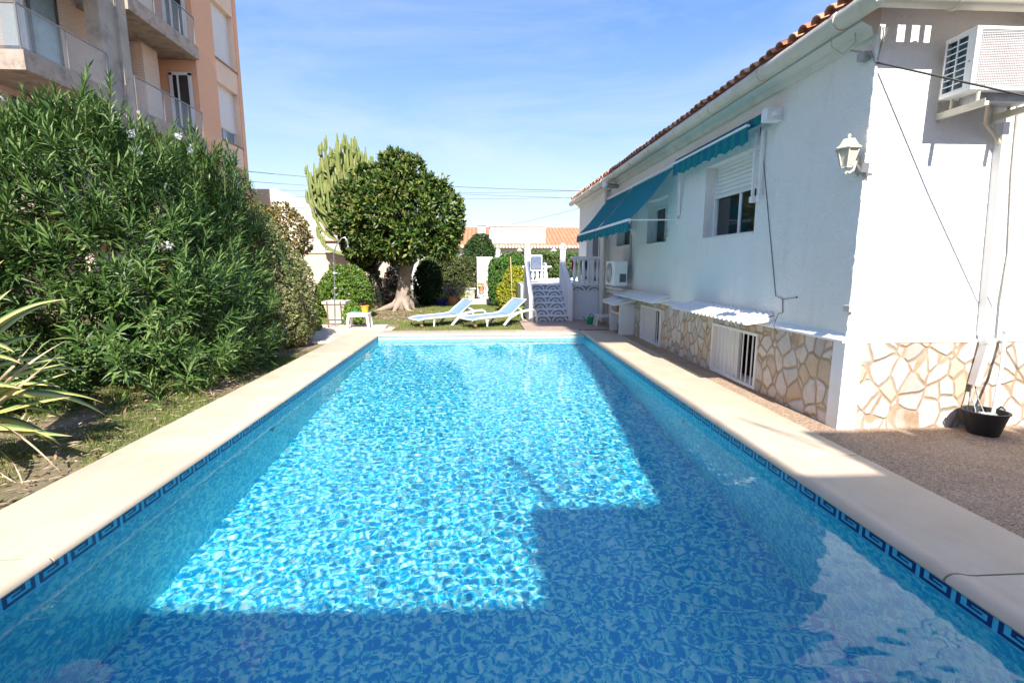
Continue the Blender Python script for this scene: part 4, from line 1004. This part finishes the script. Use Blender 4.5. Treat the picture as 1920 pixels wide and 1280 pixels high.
for a_,b_2 in (((2.86,-3.0,6.80),(3.34,-3.0,5.75)),((2.91,-3.0,6.64),(3.20,-3.0,5.72))):
    k=MB(); k.tube([a_,b_2],.011,5); k.build('shadow_cable',METAL,bh)  # unseen cables, placed to cast the thin shadow lines across the coping
# ------------------------------------------------------------------ vegetation
def cat_np(parts):
    vs=[];fs=[];n=0
    for v,f in parts: vs.append(v); fs.append(f+n); n+=len(v)
    return np.concatenate(vs),np.concatenate(fs)
def whorls(tips,dirs,lens,per,L,W,tilt=.75,droop=.15,spacing=None,jit=.2,endcluster=True):
    """shoots: leaves in whorls of three along the last part of every stem"""
    P=[];D=[];N=[];Ls=[]
    n=len(tips); dirs=nrm(dirs)
    a=nrm(np.cross(dirs,rdir(n))); bb=np.cross(dirs,a)
    for k in range(per):
        f=k/max(1,per-1); base=tips-dirs*(lens*(1-f))[:,None]
        ph=k*1.05
        for j in range(3):
            an=ph+j*2.094+rng.normal(size=n)*.18
            rad=a*np.cos(an)[:,None]+bb*np.sin(an)[:,None]
            tl=tilt*(1.15-.75*f)
            d=nrm(rad*tl+dirs*(.45+.6*f)+rng.normal(size=(n,3))*jit*.5+np.array([0,0,-droop*(1-f)]))
            P.append(base); D.append(d); N.append(nrm(dirs+rad*-.2)); Ls.append(L*rng.uniform(.75,1.15,n)*(1-.3*f*f))
    P=np.concatenate(P);D=np.concatenate(D);N=np.concatenate(N);Ls=np.concatenate(Ls)
    return leaves(P,D,N,Ls,W*Ls/L,curl=.12,fold=.18,midpos=.5)
# --- oleander
def ole_inside(P,grow=0):
    """union of ellipsoids making the bush"""
    E=OLE
    m_=np.full(len(P),9.)
    for (cx,cy_,cz,rx,ry,rz) in E:
        q=((P[:,0]-cx)/(rx+grow))**2+((P[:,1]-cy_)/(ry+grow))**2+((P[:,2]-cz)/(rz+grow))**2
        m_=np.minimum(m_,q)
    return m_
OLE=[(-4.85,6.6,1.6,1.25,1.3,1.85),(-5.9,6.0,1.5,1.5,1.5,1.75),(-4.85,7.9,1.55,1.05,1.3,1.65),(-4.1,6.6,1.1,1.05,1.2,1.2),(-5.6,7.4,1.9,1.4,1.4,1.65),(-4.3,7.8,1.2,.75,.95,1.2),(-4.15,5.9,.6,.75,.7,.7),(-5.1,5.75,.9,1.2,.8,1.0),(-4.95,8.6,2.0,.8,.8,1.35),(-4.95,6.7,2.6,.75,.7,.95),(-3.85,5.55,.38,.62,.5,.45),(-3.6,6.3,.5,.55,.8,.55),(-3.5,7.3,.6,.5,.8,.7),(-5.0,5.3,.6,.9,.5,.6),(-4.3,8.1,2.35,.62,.7,1.1),(-4.15,8.5,1.6,.55,.7,1.2),(-3.75,8.0,.7,.5,.8,.85)]
N0=60000
C=np.stack([rng.uniform(-7.6,-2.9,N0),rng.uniform(4.4,10.2,N0),rng.uniform(0,4.0,N0)],1)
q=ole_inside(C); nzv=np.sin(C[:,0]*5.1+1)*np.sin(C[:,1]*4.3)*np.sin(C[:,2]*4.7+2)*.16
gp=np.sin(C[:,0]*6.3+C[:,2]*2.1)*np.sin(C[:,1]*5.7+1)*np.sin(C[:,2]*6.1+C[:,0]*1.7)
shell=C[(q+nzv<1.02)&(q+nzv>.70)&(C[:,2]>.08)&(gp>-.42)]; inner=C[(q<.70)&(q>.2)&(C[:,2]>.1)]
cen=np.array([-4.9,7.0,.3])
ole=empty('oleander_bush',(-4.8,6.8,-.05),'huge dark green oleander bush with a few white flowers left of the pool','bush')
def pick(a,n): return a[rng.choice(len(a),min(n,len(a)),replace=False)]
sh_=pick(shell,1800)
dr=nrm(nrm(sh_-cen)*1.0+np.array([0,-.05,.55])+rng.normal(size=sh_.shape)*.38)
le=rng.uniform(.25,.5,len(sh_))
v1,f1=whorls(sh_,dr,le,8,.225,.032,jit=.3,tilt=.95)
inr=pick(inner,500); dr2=nrm(nrm(inr-cen)+np.array([0,0,.7])+rng.normal(size=inr.shape)*.3)
v2,f2=whorls(inr,dr2,np.full(len(inr),.45),6,.20,.032)
# long shoots breaking the outline at the top
tt=np.array([(-4.1,6.1,3.55),(-4.45,6.2,3.55),(-4.95,6.0,3.35),(-5.3,6.1,3.35),(-4.2,6.5,3.3),(-3.75,6.6,3.2),(-3.9,7.2,3.35),(-3.75,7.9,3.25),(-4.2,8.5,3.25),(-4.0,8.6,3.25),(-3.9,8.7,3.0),(-3.85,8.6,2.75),(-4.6,7.0,3.5),(-5.6,6.4,3.35),(-3.7,8.1,2.6),(-3.75,8.4,2.3),(-4.15,8.0,3.3)])
tt=np.concatenate([tt,tt+rng.normal(size=tt.shape)*[.15,.15,.12]-[0,0,.2],tt+rng.normal(size=tt.shape)*[.3,.2,.15]-[0,0,.35]])
dd=nrm(np.array([0,0,1.])+rng.normal(size=tt.shape)*.22)
v3,f3=whorls(tt,dd,np.full(len(tt),.6),13,.18,.026,tilt=.62)
OLM=leafmat('oleander_leaf',[(.014,.040,.010),(.042,.098,.022),(.095,.175,.040),(.22,.30,.095)],rough=.42,trans=.18,spec=.35,cl=1.6)
v,f=cat_np([(v1,f1),(v2,f2),(v3,f3)])
npmesh('foliage',v,f,OLM,ole)
k=MB()
for i in range(110):
    p=Vector(sh_[i*5]); d=Vector(dr[i*5]); l=le[i*5]
    k.tube([p,p-d*l,(p-d*l)*.6+Vector(cen)*.4+Vector((0,0,-.3))],[.003,.006,.009],4,cap=False)
for p_,d_ in zip(tt,dd):
    p=Vector(p_); d=Vector(d_); k.tube([p,p-d*.6],[.003,.007],4,cap=False)
k.build('stem',mat('oleander_stem',(.14,.17,.05),.7),ole)
FLW=leafmat('white_petal',[(.8,.8,.78),(.85,.84,.83)],trans=.3)
for c_ in ((-3.62,6.05,1.72),(-3.77,6.15,1.70),(-3.9,6.05,2.95),(-3.75,6.9,2.95),(-3.7,6.6,3.05),(-4.8,5.5,3.15),(-3.9,6.1,2.75)):
    n=26; P=np.array(c_)+rng.normal(size=(n,3))*.02; D=nrm(rng.normal(size=(n,3))+[.4,-.8,.3]); v,f=leaves(P,D,rdir(n),rng.uniform(.03,.045,n),.024); npmesh('flower',v,f,FLW,ole)

def bush(name,label,cat,ells,n,L,W,cols,box=None,group=None,stem=None,up=.3,rough=.5,trans=.2,core=None,jit=.5,per=6,cl=1.5,shell=(.62,1.05),parent=None,flowers=None,zmin=.0,gap=0):
    E_=np.array(ells,float); lo=(E_[:,:3]-E_[:,3:]).min(0); hi=(E_[:,:3]+E_[:,3:]).max(0); lo[2]=max(lo[2],zmin)
    pts=[];tot=0
    while tot<n:
        C=lo+(hi-lo)*rng.random((n*6,3)); m_=np.full(len(C),99.); g_=np.zeros_like(C)
        for e in E_:
            pw=4 if box else 2
            dlt=(C-e[:3])/e[3:]; q=(np.abs(dlt)**pw).sum(1); s=q<m_; m_[s]=q[s]; g_[s]=(np.sign(dlt)*np.abs(dlt)**(pw-1)/e[3:])[s]
        fr=8/max(.4,(hi-lo).max())
        nz_=.2*np.sin(C[:,0]*fr*1.1+1)*np.sin(C[:,1]*fr+2)*np.sin(C[:,2]*fr*1.2)+.1*np.sin(C[:,0]*fr*2.7)*np.sin(C[:,2]*fr*2.3+C[:,1]*fr*2)
        s=(m_+nz_<shell[1])&(m_+nz_>shell[0]*rng.random(len(C))**.35)
        if gap: s&=np.sin(C[:,0]*5.3+C[:,2]*2)*np.sin(C[:,1]*4.7+1)*np.sin(C[:,2]*5.1+C[:,0]*1.3)>-gap
        pts.append(np.concatenate([C[s],nrm(g_[s])],1)); tot+=s.sum()
    A_=np.concatenate(pts)[:n]; C=A_[:,:3]; G=A_[:,3:]
    root=parent if parent is not None else empty(name,(float(E_[0,0]),float(E_[0,1]),-.05),label,cat,group)
    # little rosettes of leaves
    P=np.repeat(C,per,0); D=np.repeat(G,per,0)+rng.normal(size=(n*per,3))*jit+np.array([0,0,up]); 
    v,f=leaves(P+rng.normal(size=P.shape)*L*.12,D,np.repeat(nrm(G+[0,0,.5]),per,0)+rng.normal(size=P.shape)*.35,L*rng.uniform(.7,1.2,len(P)),W*rng.uniform(.8,1.15,len(P)),curl=.12,fold=.12)
    mm=leafmat(name+'_leaf_'+str(len(MC)),cols,rough=rough,trans=trans,cl=cl)
    npmesh('foliage',v,f,mm,root)
    if flowers:
        cnt,fc,fs=flowers; ix=rng.choice(n,cnt,replace=False); P=np.repeat(C[ix]+G[ix]*L*.6,5,0); v,f=leaves(P,np.repeat(G[ix],5,0)+rng.normal(size=P.shape)*.8,rdir(len(P)),fs,fs*.8); npmesh('flower',v,f,mat('petal_'+str(len(MC)),fc,.7),root)['kind']='stuff'
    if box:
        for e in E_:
            kk=MB(); kk.box(e[0]-e[3]*.8,e[0]+e[3]*.8,e[1]-e[4]*.5,e[1]+e[4]*.6,max(-.04,e[2]-e[5]),e[2]+e[5]*.8); kk.build('dark_core',mat('hedge_core',(.03,.035,.015),.95,.4,8,bump=.5),root)  # solid dark core added inside box hedges to stop light showing through
    if stem:
        k=MB(); cx,cy_=E_[0,0],E_[0,1]
        for i in range(stem):
            a=rnd.uniform(0,6.28); tgt=Vector(C[rnd.randrange(n)]); k.tube([(cx+.1*math.cos(a),cy_+.1*math.sin(a),-.06),((cx+tgt.x)/2,(cy_+tgt.y)/2,tgt.z*.5),tgt],[.02,.014,.005],5,cap=False)
        k.build('stem',mat('bush_stem',(.18,.13,.09),.9),root)
    return root
# trimmed lantana shrub at the pool edge
bush('trimmed_shrub','rounded trimmed shrub with small mottled olive leaves at the pool edge right of the oleander','shrub',
     [(-4.0,9.5,.9,.75,.85,1.15),(-4.3,9.3,1.55,.72,.8,1.0),(-3.8,9.6,.55,.62,.8,.75)],11000,.045,.024,[(.06,.08,.022),(.16,.20,.06),(.30,.34,.12),(.50,.38,.22)],stem=10,cl=2.2,jit=.8,flowers=(14,(.62,.35,.5),.02))
bush('flowering_hedge','tall bushy hedge with orange tinged leaves rising behind the trimmed shrub','hedge',
     [(-5.2,13.4,2.3,.72,.8,.75),(-5.9,12.8,2.1,.9,1.0,1.0),(-6.2,12.0,1.2,.9,1.4,1.3)],7500,.065,.04,[(.045,.06,.015),(.10,.13,.03),(.20,.19,.05),(.42,.20,.05)],stem=8,cl=2.5,jit=.8,flowers=(40,(.75,.12,.03),.05))
# bright green shrub behind the shower
bush('green_shrub','bright green round shrub with tiny pale blue flowers behind the shower pole','shrub',
     [(-3.95,14.6,.65,.72,.7,.82),(-4.4,14.8,.5,.5,.5,.6)],4200,.07,.03,[(.05,.10,.02),(.12,.22,.03),(.25,.36,.06)],stem=6,jit=.8,flowers=(36,(.55,.6,.8),.05))
bush('low_shrub','low bright green shrub at the foot of the concrete planter','shrub',[(-4.05,11.6,.12,.30,.35,.26),(-3.3,12.7,.2,.25,.2,.35)],900,.05,.03,[(.07,.15,.02),(.18,.32,.04),(.3,.4,.06)],jit=.9)
# dark bush right of the trunk
bush('dark_bush','dark green dense bush in shade right of the round tree trunk','bush',[(-2.05,19.0,.75,.55,.5,.88)],3000,.06,.035,[(.012,.025,.01),(.025,.055,.02),(.05,.10,.03)],stem=4)
bush('hedge','olive green clipped hedge in front of the far house','hedge',[(-1.45,22.2,.9,1.35,.45,.93)],5000,.07,.045,[(.05,.06,.02),(.10,.13,.04),(.18,.22,.07)],box=True,jit=.8)
bush('hedge','bright green clipped hedge behind the yellow-green bush','hedge',[(1.1,18.4,.85,.85,.4,.92)],3600,.06,.035,[(.03,.09,.015),(.08,.2,.03),(.17,.32,.06)],box=True,jit=.8)
bush('hedge','low strip of green hedge seen over the terrace railing','hedge',[(2.6,21.5,1.5,1.9,.4,.55)],2500,.07,.045,[(.04,.10,.02),(.12,.22,.04),(.25,.36,.08)],box=True,jit=.8)
bush('yellow_bush','yellow-green bush at the left side of the garden stairs','bush',[(1.12,16.4,.72,.46,.42,.72),(.85,16.3,.45,.35,.35,.5)],2800,.06,.035,[(.12,.16,.015),(.34,.36,.03),(.60,.58,.07)],stem=4,jit=.7,flowers=None)
bush('round_shrub','dark round tree top before the far orange roof','tree',[(-.1,26,2.1,.78,.7,.95)],2600,.09,.05,[(.02,.05,.015),(.05,.11,.03),(.10,.18,.05)],stem=5,jit=.7)
bush('light_shrub','light green feathery shrub peeping between the round tree and the far house','shrub',[(-1.9,24,1.75,.8,.6,.65)],1800,.09,.04,[(.08,.15,.03),(.2,.33,.06),(.35,.45,.12)],jit=.8)
bush('garden_bush','reddish leaved bush in shade behind the leaning roots','bush',[(-3.15,18.9,1.0,.5,.4,.55),(-3.2,18.6,.35,.6,.4,.4)],1600,.06,.035,[(.05,.04,.02),(.12,.10,.04),(.25,.16,.09)],jit=.8)
bush('low_shrub','small green tuft under the right lounger beside the stairs','shrub',[(1.05,14.4,.2,.18,.15,.28)],300,.07,.03,[(.05,.12,.02),(.2,.35,.04),(.45,.5,.06)],jit=.9)
# --- big round tree (rubber-leaf ficus)
ft=empty('round_tree',(-2.7,17.2,-.05),'big tree with a dense round clipped crown of glossy leaves and a thick pale trunk','tree')
k=MB(); k.tube([(-2.74,17.2,-.08),(-2.74,17.2,.15),(-2.72,17.2,.5),(-2.66,17.2,1.0),(-2.55,17.2,1.5),(-2.45,17.2,2.1)],[.34,.28,.24,.21,.24,.22],14)
for a,l in ((2.6,.9),(3.4,.75),(4.2,.45),(5.2,.5),(.3,.35),(1.8,.8)):
    k.tube([(-2.74,17.2,.42),(-2.74+.3*math.cos(a),17.2+.3*math.sin(a),.12),(-2.74+l*math.cos(a),17.2+l*math.sin(a),-.03),(-2.74+(l+.35)*math.cos(a+.2),17.2+(l+.35)*math.sin(a+.2),-.10)],[.16,.12,.07,.03],8)
for tx,ty,tz in ((-3.6,17.1,2.7),(-1.6,17.0,2.9),(-2.3,17.8,3.4),(-2.9,16.4,3.2),(-3.2,17.6,3.6),(-1.9,16.5,3.6)):
    k.tube([(-2.5,17.2,1.6),((-2.5+tx)/2,(17.2+ty)/2,2.2),(tx,ty,tz)],[.14,.10,.04],7)
k.build('trunk',mat('pale_bark',(.34,.265,.21),.9,.2,5,bump=.8,bscale=9,bdist=.04),ft,smooth=True)
EL=[(-2.75,17.1,3.1,1.45,1.5,1.45),(-3.65,17.1,3.0,1.0,1.1,1.1),(-1.5,17.1,2.85,.85,1.0,.95),(-2.75,17.0,4.2,.75,.8,.85),(-3.55,17.0,3.85,.65,.75,.75),(-1.85,17.0,3.75,.75,.8,.62),(-4.05,17.3,2.25,.65,.7,.75),(-1.15,16.9,3.25,.55,.7,.55),(-1.35,16.8,2.25,.6,.7,.6),(-2.6,16.2,2.3,.85,.6,.7),(-3.3,16.3,3.1,.6,.5,.6),(-2.0,16.1,3.2,.6,.5,.6),(-4.35,17.2,3.3,.35,.5,.4),(-2.2,17.0,4.75,.3,.35,.35)]+[(-2.8+1.75*math.cos(a_),16.9,3.1+1.45*math.sin(a_),.42,.5,.40) for a_ in (.1,.75,1.25,2.2,2.7,3.3,3.9,5.6)]
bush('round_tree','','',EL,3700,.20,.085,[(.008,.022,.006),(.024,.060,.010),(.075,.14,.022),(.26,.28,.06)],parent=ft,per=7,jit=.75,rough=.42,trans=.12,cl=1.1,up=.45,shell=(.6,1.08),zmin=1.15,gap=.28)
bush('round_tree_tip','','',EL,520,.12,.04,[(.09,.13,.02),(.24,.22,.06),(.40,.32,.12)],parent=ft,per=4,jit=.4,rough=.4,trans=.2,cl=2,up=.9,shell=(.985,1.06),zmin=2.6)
# second trunk wrapped in ivy left of it; leaf colours darkened to stand for shade
iv=empty('ivy_clad_trunk',(-3.75,17.6,-.05),'trunk wrapped in ivy coloured dark for shade, leaning left under the round tree','tree')
k=MB(); k.tube([(-3.75,17.6,-.08),(-3.75,17.6,1.2),(-4.1,17.7,2.4),(-4.5,17.8,3.2)],[.22,.17,.14,.1],8); k.build('trunk',MC['pale_bark'],iv,smooth=True)
bush('ivy','','',[(-3.76,17.55,.7,.22,.22,1.0),(-3.95,17.6,1.9,.5,.4,.6),(-4.35,17.7,2.4,.55,.5,.8)],3400,.07,.055,[(.008,.02,.006),(.016,.04,.012),(.04,.075,.02)],parent=iv,per=5,jit=.5,rough=.5,trans=.08)
# --- candelabra euphorbia
eu=empty('candelabra_cactus',(-5.2,19.8,-.05),'tall candelabra cactus with upturned yellow-green arms left of the round tree','cactus')
r5=random.Random(21)
EUM=mat('cactus_skin',(.20,.24,.065),.55,.25,2.2,dirt=((.22,.14,.08),1.1,.55,.8))
k=MB(); k.tube([(-5.0,19.8,-.06),(-5.05,19.8,1.2),(-5.1,19.8,2.6),(-5.1,19.8,3.4)],[.2,.17,.14,.1],8); k.build('trunk',mat('cactus_bark',(.28,.20,.13),.9,.2,6,bump=.5),eu,smooth=True)
def arm(k,p0,ang,reach,h,r0=.055):
    pts=[];rs=[]
    for i in range(9):
        f=i/8; x=p0[0]+math.cos(ang)*reach*(1-(1-f)**2.2); y=p0[1]+math.sin(ang)*reach*.6*(1-(1-f)**2.2); z=p0[2]+h*(f**1.5)-.06*math.sin(PI*f)
        pts.append((x,y,z)); rs.append(r0*1.15*(.65+.45*math.sin(f*11+ang*3)**2)*(1 if i<8 else .45))
    k.tube(pts,rs,5); return pts
for i in range(96):
    th_=r5.uniform(-.35,PI+.35); ps=r5.uniform(-.9,.9); rr_=r5.uniform(.55,1.0)
    tip=(-5.2+1.42*rr_*math.cos(th_)*math.cos(ps),19.8+.9*math.sin(ps)*rr_,4.9+1.6*rr_*math.sin(th_)*math.cos(ps*.5))
    z0=max(2.0,tip[2]-r5.uniform(1.1,2.0)); f0=.12+.45*max(0,(z0-2.6)/2.5)
    p0=Vector((-5.0+(tip[0]+5.0)*f0*.6,19.8+(tip[1]-19.8)*f0*.6,z0-.25)); T=Vector(tip); k=MB(); pts=[];rs=[]
    for j in range(9):
        f=j/8; w=1-(1-f)**2.6
        pts.append((p0.x+(T.x-p0.x)*w,p0.y+(T.y-p0.y)*w,p0.z+(T.z-p0.z)*f**1.7-.10*math.sin(PI*f))); rs.append(.062*(.7+.4*math.sin(f*10+i)**2)*(1 if j<8 else .5))
    k.tube(pts,rs,5)
    for q in range(r5.randint(2,4)):
        b0=Vector(pts[r5.randint(4,7)]); aa=r5.uniform(0,6.28); hh=r5.uniform(.25,.6); rd=r5.uniform(.08,.2)
        k.tube([b0,b0+Vector((math.cos(aa)*rd*.8,math.sin(aa)*rd*.5,hh*.2)),b0+Vector((math.cos(aa)*rd,math.sin(aa)*rd*.6,hh*.6)),b0+Vector((math.cos(aa)*rd,math.sin(aa)*rd*.6,hh))],[.045,.055,.05,.025],5)
    k.build('arm',EUM,eu)
for (a,rc,z0,h) in ((PI,1.35,1.9,1.0),(PI*1.03,1.2,1.85,.8),(PI*.97,1.1,2.2,1.4),(PI*1.05,1.45,2.3,1.5),(PI*.95,1.3,2.6,1.6)):
    k=MB(); pp=arm(k,(-4.95,19.8,z0),a,rc,h,.05); arm(k,pp[4],a+.5,.2,.5,.045); arm(k,pp[6],a-.4,.12,.45,.045); k.build('arm',EUM,eu)
# --- variegated yucca / agave at the left edge
yu=empty('agave',(-4.05,3.9,-.05),'large striped yellow and green agave with dry curled leaves left of the coping','agave')
m,nt,b,out=new_mat('agave_leaf'); t=NT(nt)
vc=t.n('ShaderNodeVertexColor',layer_name='Col'); sp=t.n('ShaderNodeSeparateColor'); t.l(vc.outputs[0],sp.inputs[0])
e_=t.math('ABSOLUTE',t.math('SUBTRACT',t.math('MULTIPLY',sp.outputs[0],2),1))
nz_=t.noise(t.coord((1,1,1)),14,4,.6)
c=t.ramp(t.math('ADD',e_,t.math('MULTIPLY',t.math('SUBTRACT',nz_,.5),.35)),[(.30,(.12,.20,.07)),(.5,(.27,.32,.12)),(.68,(.50,.51,.13)),(.95,(.62,.60,.18))])
c=t.mix(t.ramp(sp.outputs[1],[(.86,0.),(1.,.8)]),c,(.40,.26,.14))
t.l(c,b.inputs['Base Color']); b.inputs['Roughness'].default_value=.42; t.bump(t.noise(t.coord((1,1,1)),30,3,.6),.2,.004,b)
AGM=m
AGD=mat('dry_leaf',(.50,.39,.27),.8,.2,9,bump=.3)
r6=random.Random(5)
def strap(nm,p0,az,el,L,w,bend,mt,twist=0,curl=0):
    n=16; vs=[];fs=[];cols=[]
    p=Vector(p0); d=Vector((math.cos(az)*math.cos(el),math.sin(az)*math.cos(el),math.sin(el)))
    side=Vector((-math.sin(az),math.cos(az),0))
    for i in range(n+1):
        f=i/n; ww=w*(.35+1.3*f if f<.45 else (1-f)**.75*1.43)*(.9 if f<.45 else 1)
        ww=max(ww,.002)
        up=side.cross(d).normalized(); sd_=(side*math.cos(twist*f)+up*math.sin(twist*f))
        up2=sd_.cross(d)
        for j,(o,h) in enumerate(((-.5,.16),(0,-.05),(.5,.16))): vs.append(p+sd_*ww*o+up*ww*h*1.2); cols.append((j/2,f))
        for j,(o,h) in enumerate(((.5,.10),(0,-.11),(-.5,.10))): vs.append(p+sd_*ww*o*.98+up*ww*h*1.2); cols.append((1-j/2,f))
        d=(d+Vector((0,0,-bend/n*(.5+f)))+side*curl/n*(f*2)).normalized(); p=p+d*(L/n); side=(side-d*side.dot(d)).normalized()
    for i in range(n):
        for j in range(6):
            a=i*6+j;b_=i*6+(j+1)%6; fs.append((a,b_,b_+6,a+6))
    me=bpy.data.meshes.new(nm); o=bpy.data.objects.new(nm,me); COL.objects.link(o); o.parent=yu; off=wloc(yu)
    me.from_pydata([tuple(Vector(v)-off) for v in vs],[],fs); me.materials.append(mt)
    ca=me.color_attributes.new('Col','FLOAT_COLOR','POINT')
    for i,cc_ in enumerate(cols): ca.data[i].color=(cc_[0],cc_[1],0,1)
    me.shade_smooth()
for i in range(34):
    az=r6.uniform(-1.35,1.5) if i<27 else r6.uniform(-PI,PI); el=r6.uniform(.0,1.3)
    strap('leaf',(-4.12+.06*math.cos(az),3.92+.06*math.sin(az),.34+.40*max(0,el)),az,el,r6.uniform(.65,1.0),r6.uniform(.11,.165),r6.uniform(.2,1.5),AGM)
for (az,el,L,w,bd) in ((-.15,.62,.84,.15,.35),(-.3,.12,.84,.16,.25),(.05,.35,.84,.15,.3),(-.5,.45,.85,.16,.4),(-.1,-.05,.9,.12,.1),(-.75,.2,.8,.16,.3),(-.9,.6,.8,.15,.5),(-.4,.8,.8,.14,.4),(.3,.6,.8,.14,.4)):
    strap('leaf',(-4.0,3.85,.30),az,el,L,w,bd,AGM)
for (az,el,L,bd,cu,z) in ((-.2,.5,1.0,-.3,.3,.3),(-.4,.3,1.0,1.8,.5,.35),(-.3,.0,.9,1.2,-.6,.2),(-.9,.2,.9,1.6,.3,.2),(.3,.9,.9,.5,.2,.3),(-.6,-.1,.8,.8,.8,.15),(-.1,.75,1.0,.2,-.3,.35)):
    strap('dry_leaf',(-3.9,3.8,z),az,el,L,.028,bd,AGD,twist=2.5,curl=cu)
k=MB(); k.tube([(-4.12,3.92,-.06),(-4.12,3.92,.3)],[.12,.09],10); k.build('stump',mat('bush_stem',(.18,.13,.09)),yu)
# --- lawn and rough grass
GRM=leafmat('grass_blade',[(.06,.10,.02),(.13,.20,.035),(.22,.30,.06),(.38,.34,.14)],rough=.6,trans=.3,cl=1.5)
def grass(pts,h,w,name):
    n=len(pts); D=nrm(np.stack([rng.normal(size=n)*.35,rng.normal(size=n)*.35,np.ones(n)],1)); 
    s=nrm(np.cross(D,rdir(n))); hh=(h*rng.uniform(.5,1.2,n))[:,None]
    a=pts-s*w/2; b_=pts+s*w/2; c_=pts+D*hh+rng.normal(size=(n,3))*h*.25*[1,1,0]
    v=np.stack([a,b_,c_],1).reshape(-1,3); f=np.arange(3*n).reshape(-1,3)
    o=npmesh(name,v,f,GRM); o['kind']='stuff'; return o
n=90000; X_=rng.uniform(-4.9,1.3,n); Y_=rng.uniform(11.4,20.3,n)
den=.5+.5*np.sin(X_*2.3+1)*np.sin(Y_*1.7)+.25*np.sin(X_*7+Y_*3)
bare=np.exp(-(((X_+2.0)/1.3)**2+((Y_-14.6)/.75)**2))+np.exp(-(((X_+2.9)/.9)**2+((Y_-16.2)/1.2)**2))
s=(den-bare*1.6>rng.uniform(-.9,.6,n))&~((X_<-2.1)&(Y_<12.75))&~((X_>1.0)&(Y_<13.6))
grass(np.stack([X_[s],Y_[s],np.full(s.sum(),-.05)],1),.055,.009,'lawn')
n=60000; X_=rng.uniform(-5.2,-3.02,n); Y_=rng.uniform(2.2,8.4,n)
den=np.sin(X_*3.1+2)*np.sin(Y_*2.1+.6)+.5*np.sin(X_*8+Y_*5)
s=den>rng.uniform(-.9,1.1,n)
grass(np.stack([X_[s],Y_[s],np.full(s.sum(),-.05)],1),.065,.006,'rough_grass')
# dry leaves and twigs lying under the plants
n=2600; P=np.stack([rng.uniform(-5.2,-3.05,n),rng.uniform(2.2,7.8,n),np.full(n,-.035)+rng.random(n)*.02],1)
v,f=leaves(P,rdir(n)*[1,1,.15],np.tile([0,0,1.],(n,1))+rng.normal(size=(n,3))*.3,rng.uniform(.04,.13,n),rng.uniform(.008,.022,n),.02,.1)
o=npmesh('leaf_litter',v,f,leafmat('litter_leaf',[(.16,.09,.05),(.38,.26,.16),(.58,.45,.32)],rough=.9,trans=.05)); o['kind']='stuff'
n=1600; P=np.stack([rng.normal(size=n)*.9-2.6,rng.normal(size=n)*1.0+15.6,np.full(n,-.03)],1); P=P[P[:,1]>13.2]; n=len(P)
v,f=leaves(P,rdir(n)*[1,1,.1],np.tile([0,0,1.],(n,1)),.09,.04,.02,.1); o=npmesh('fallen_leaves',v,f,MC['litter_leaf']); o['kind']='stuff'
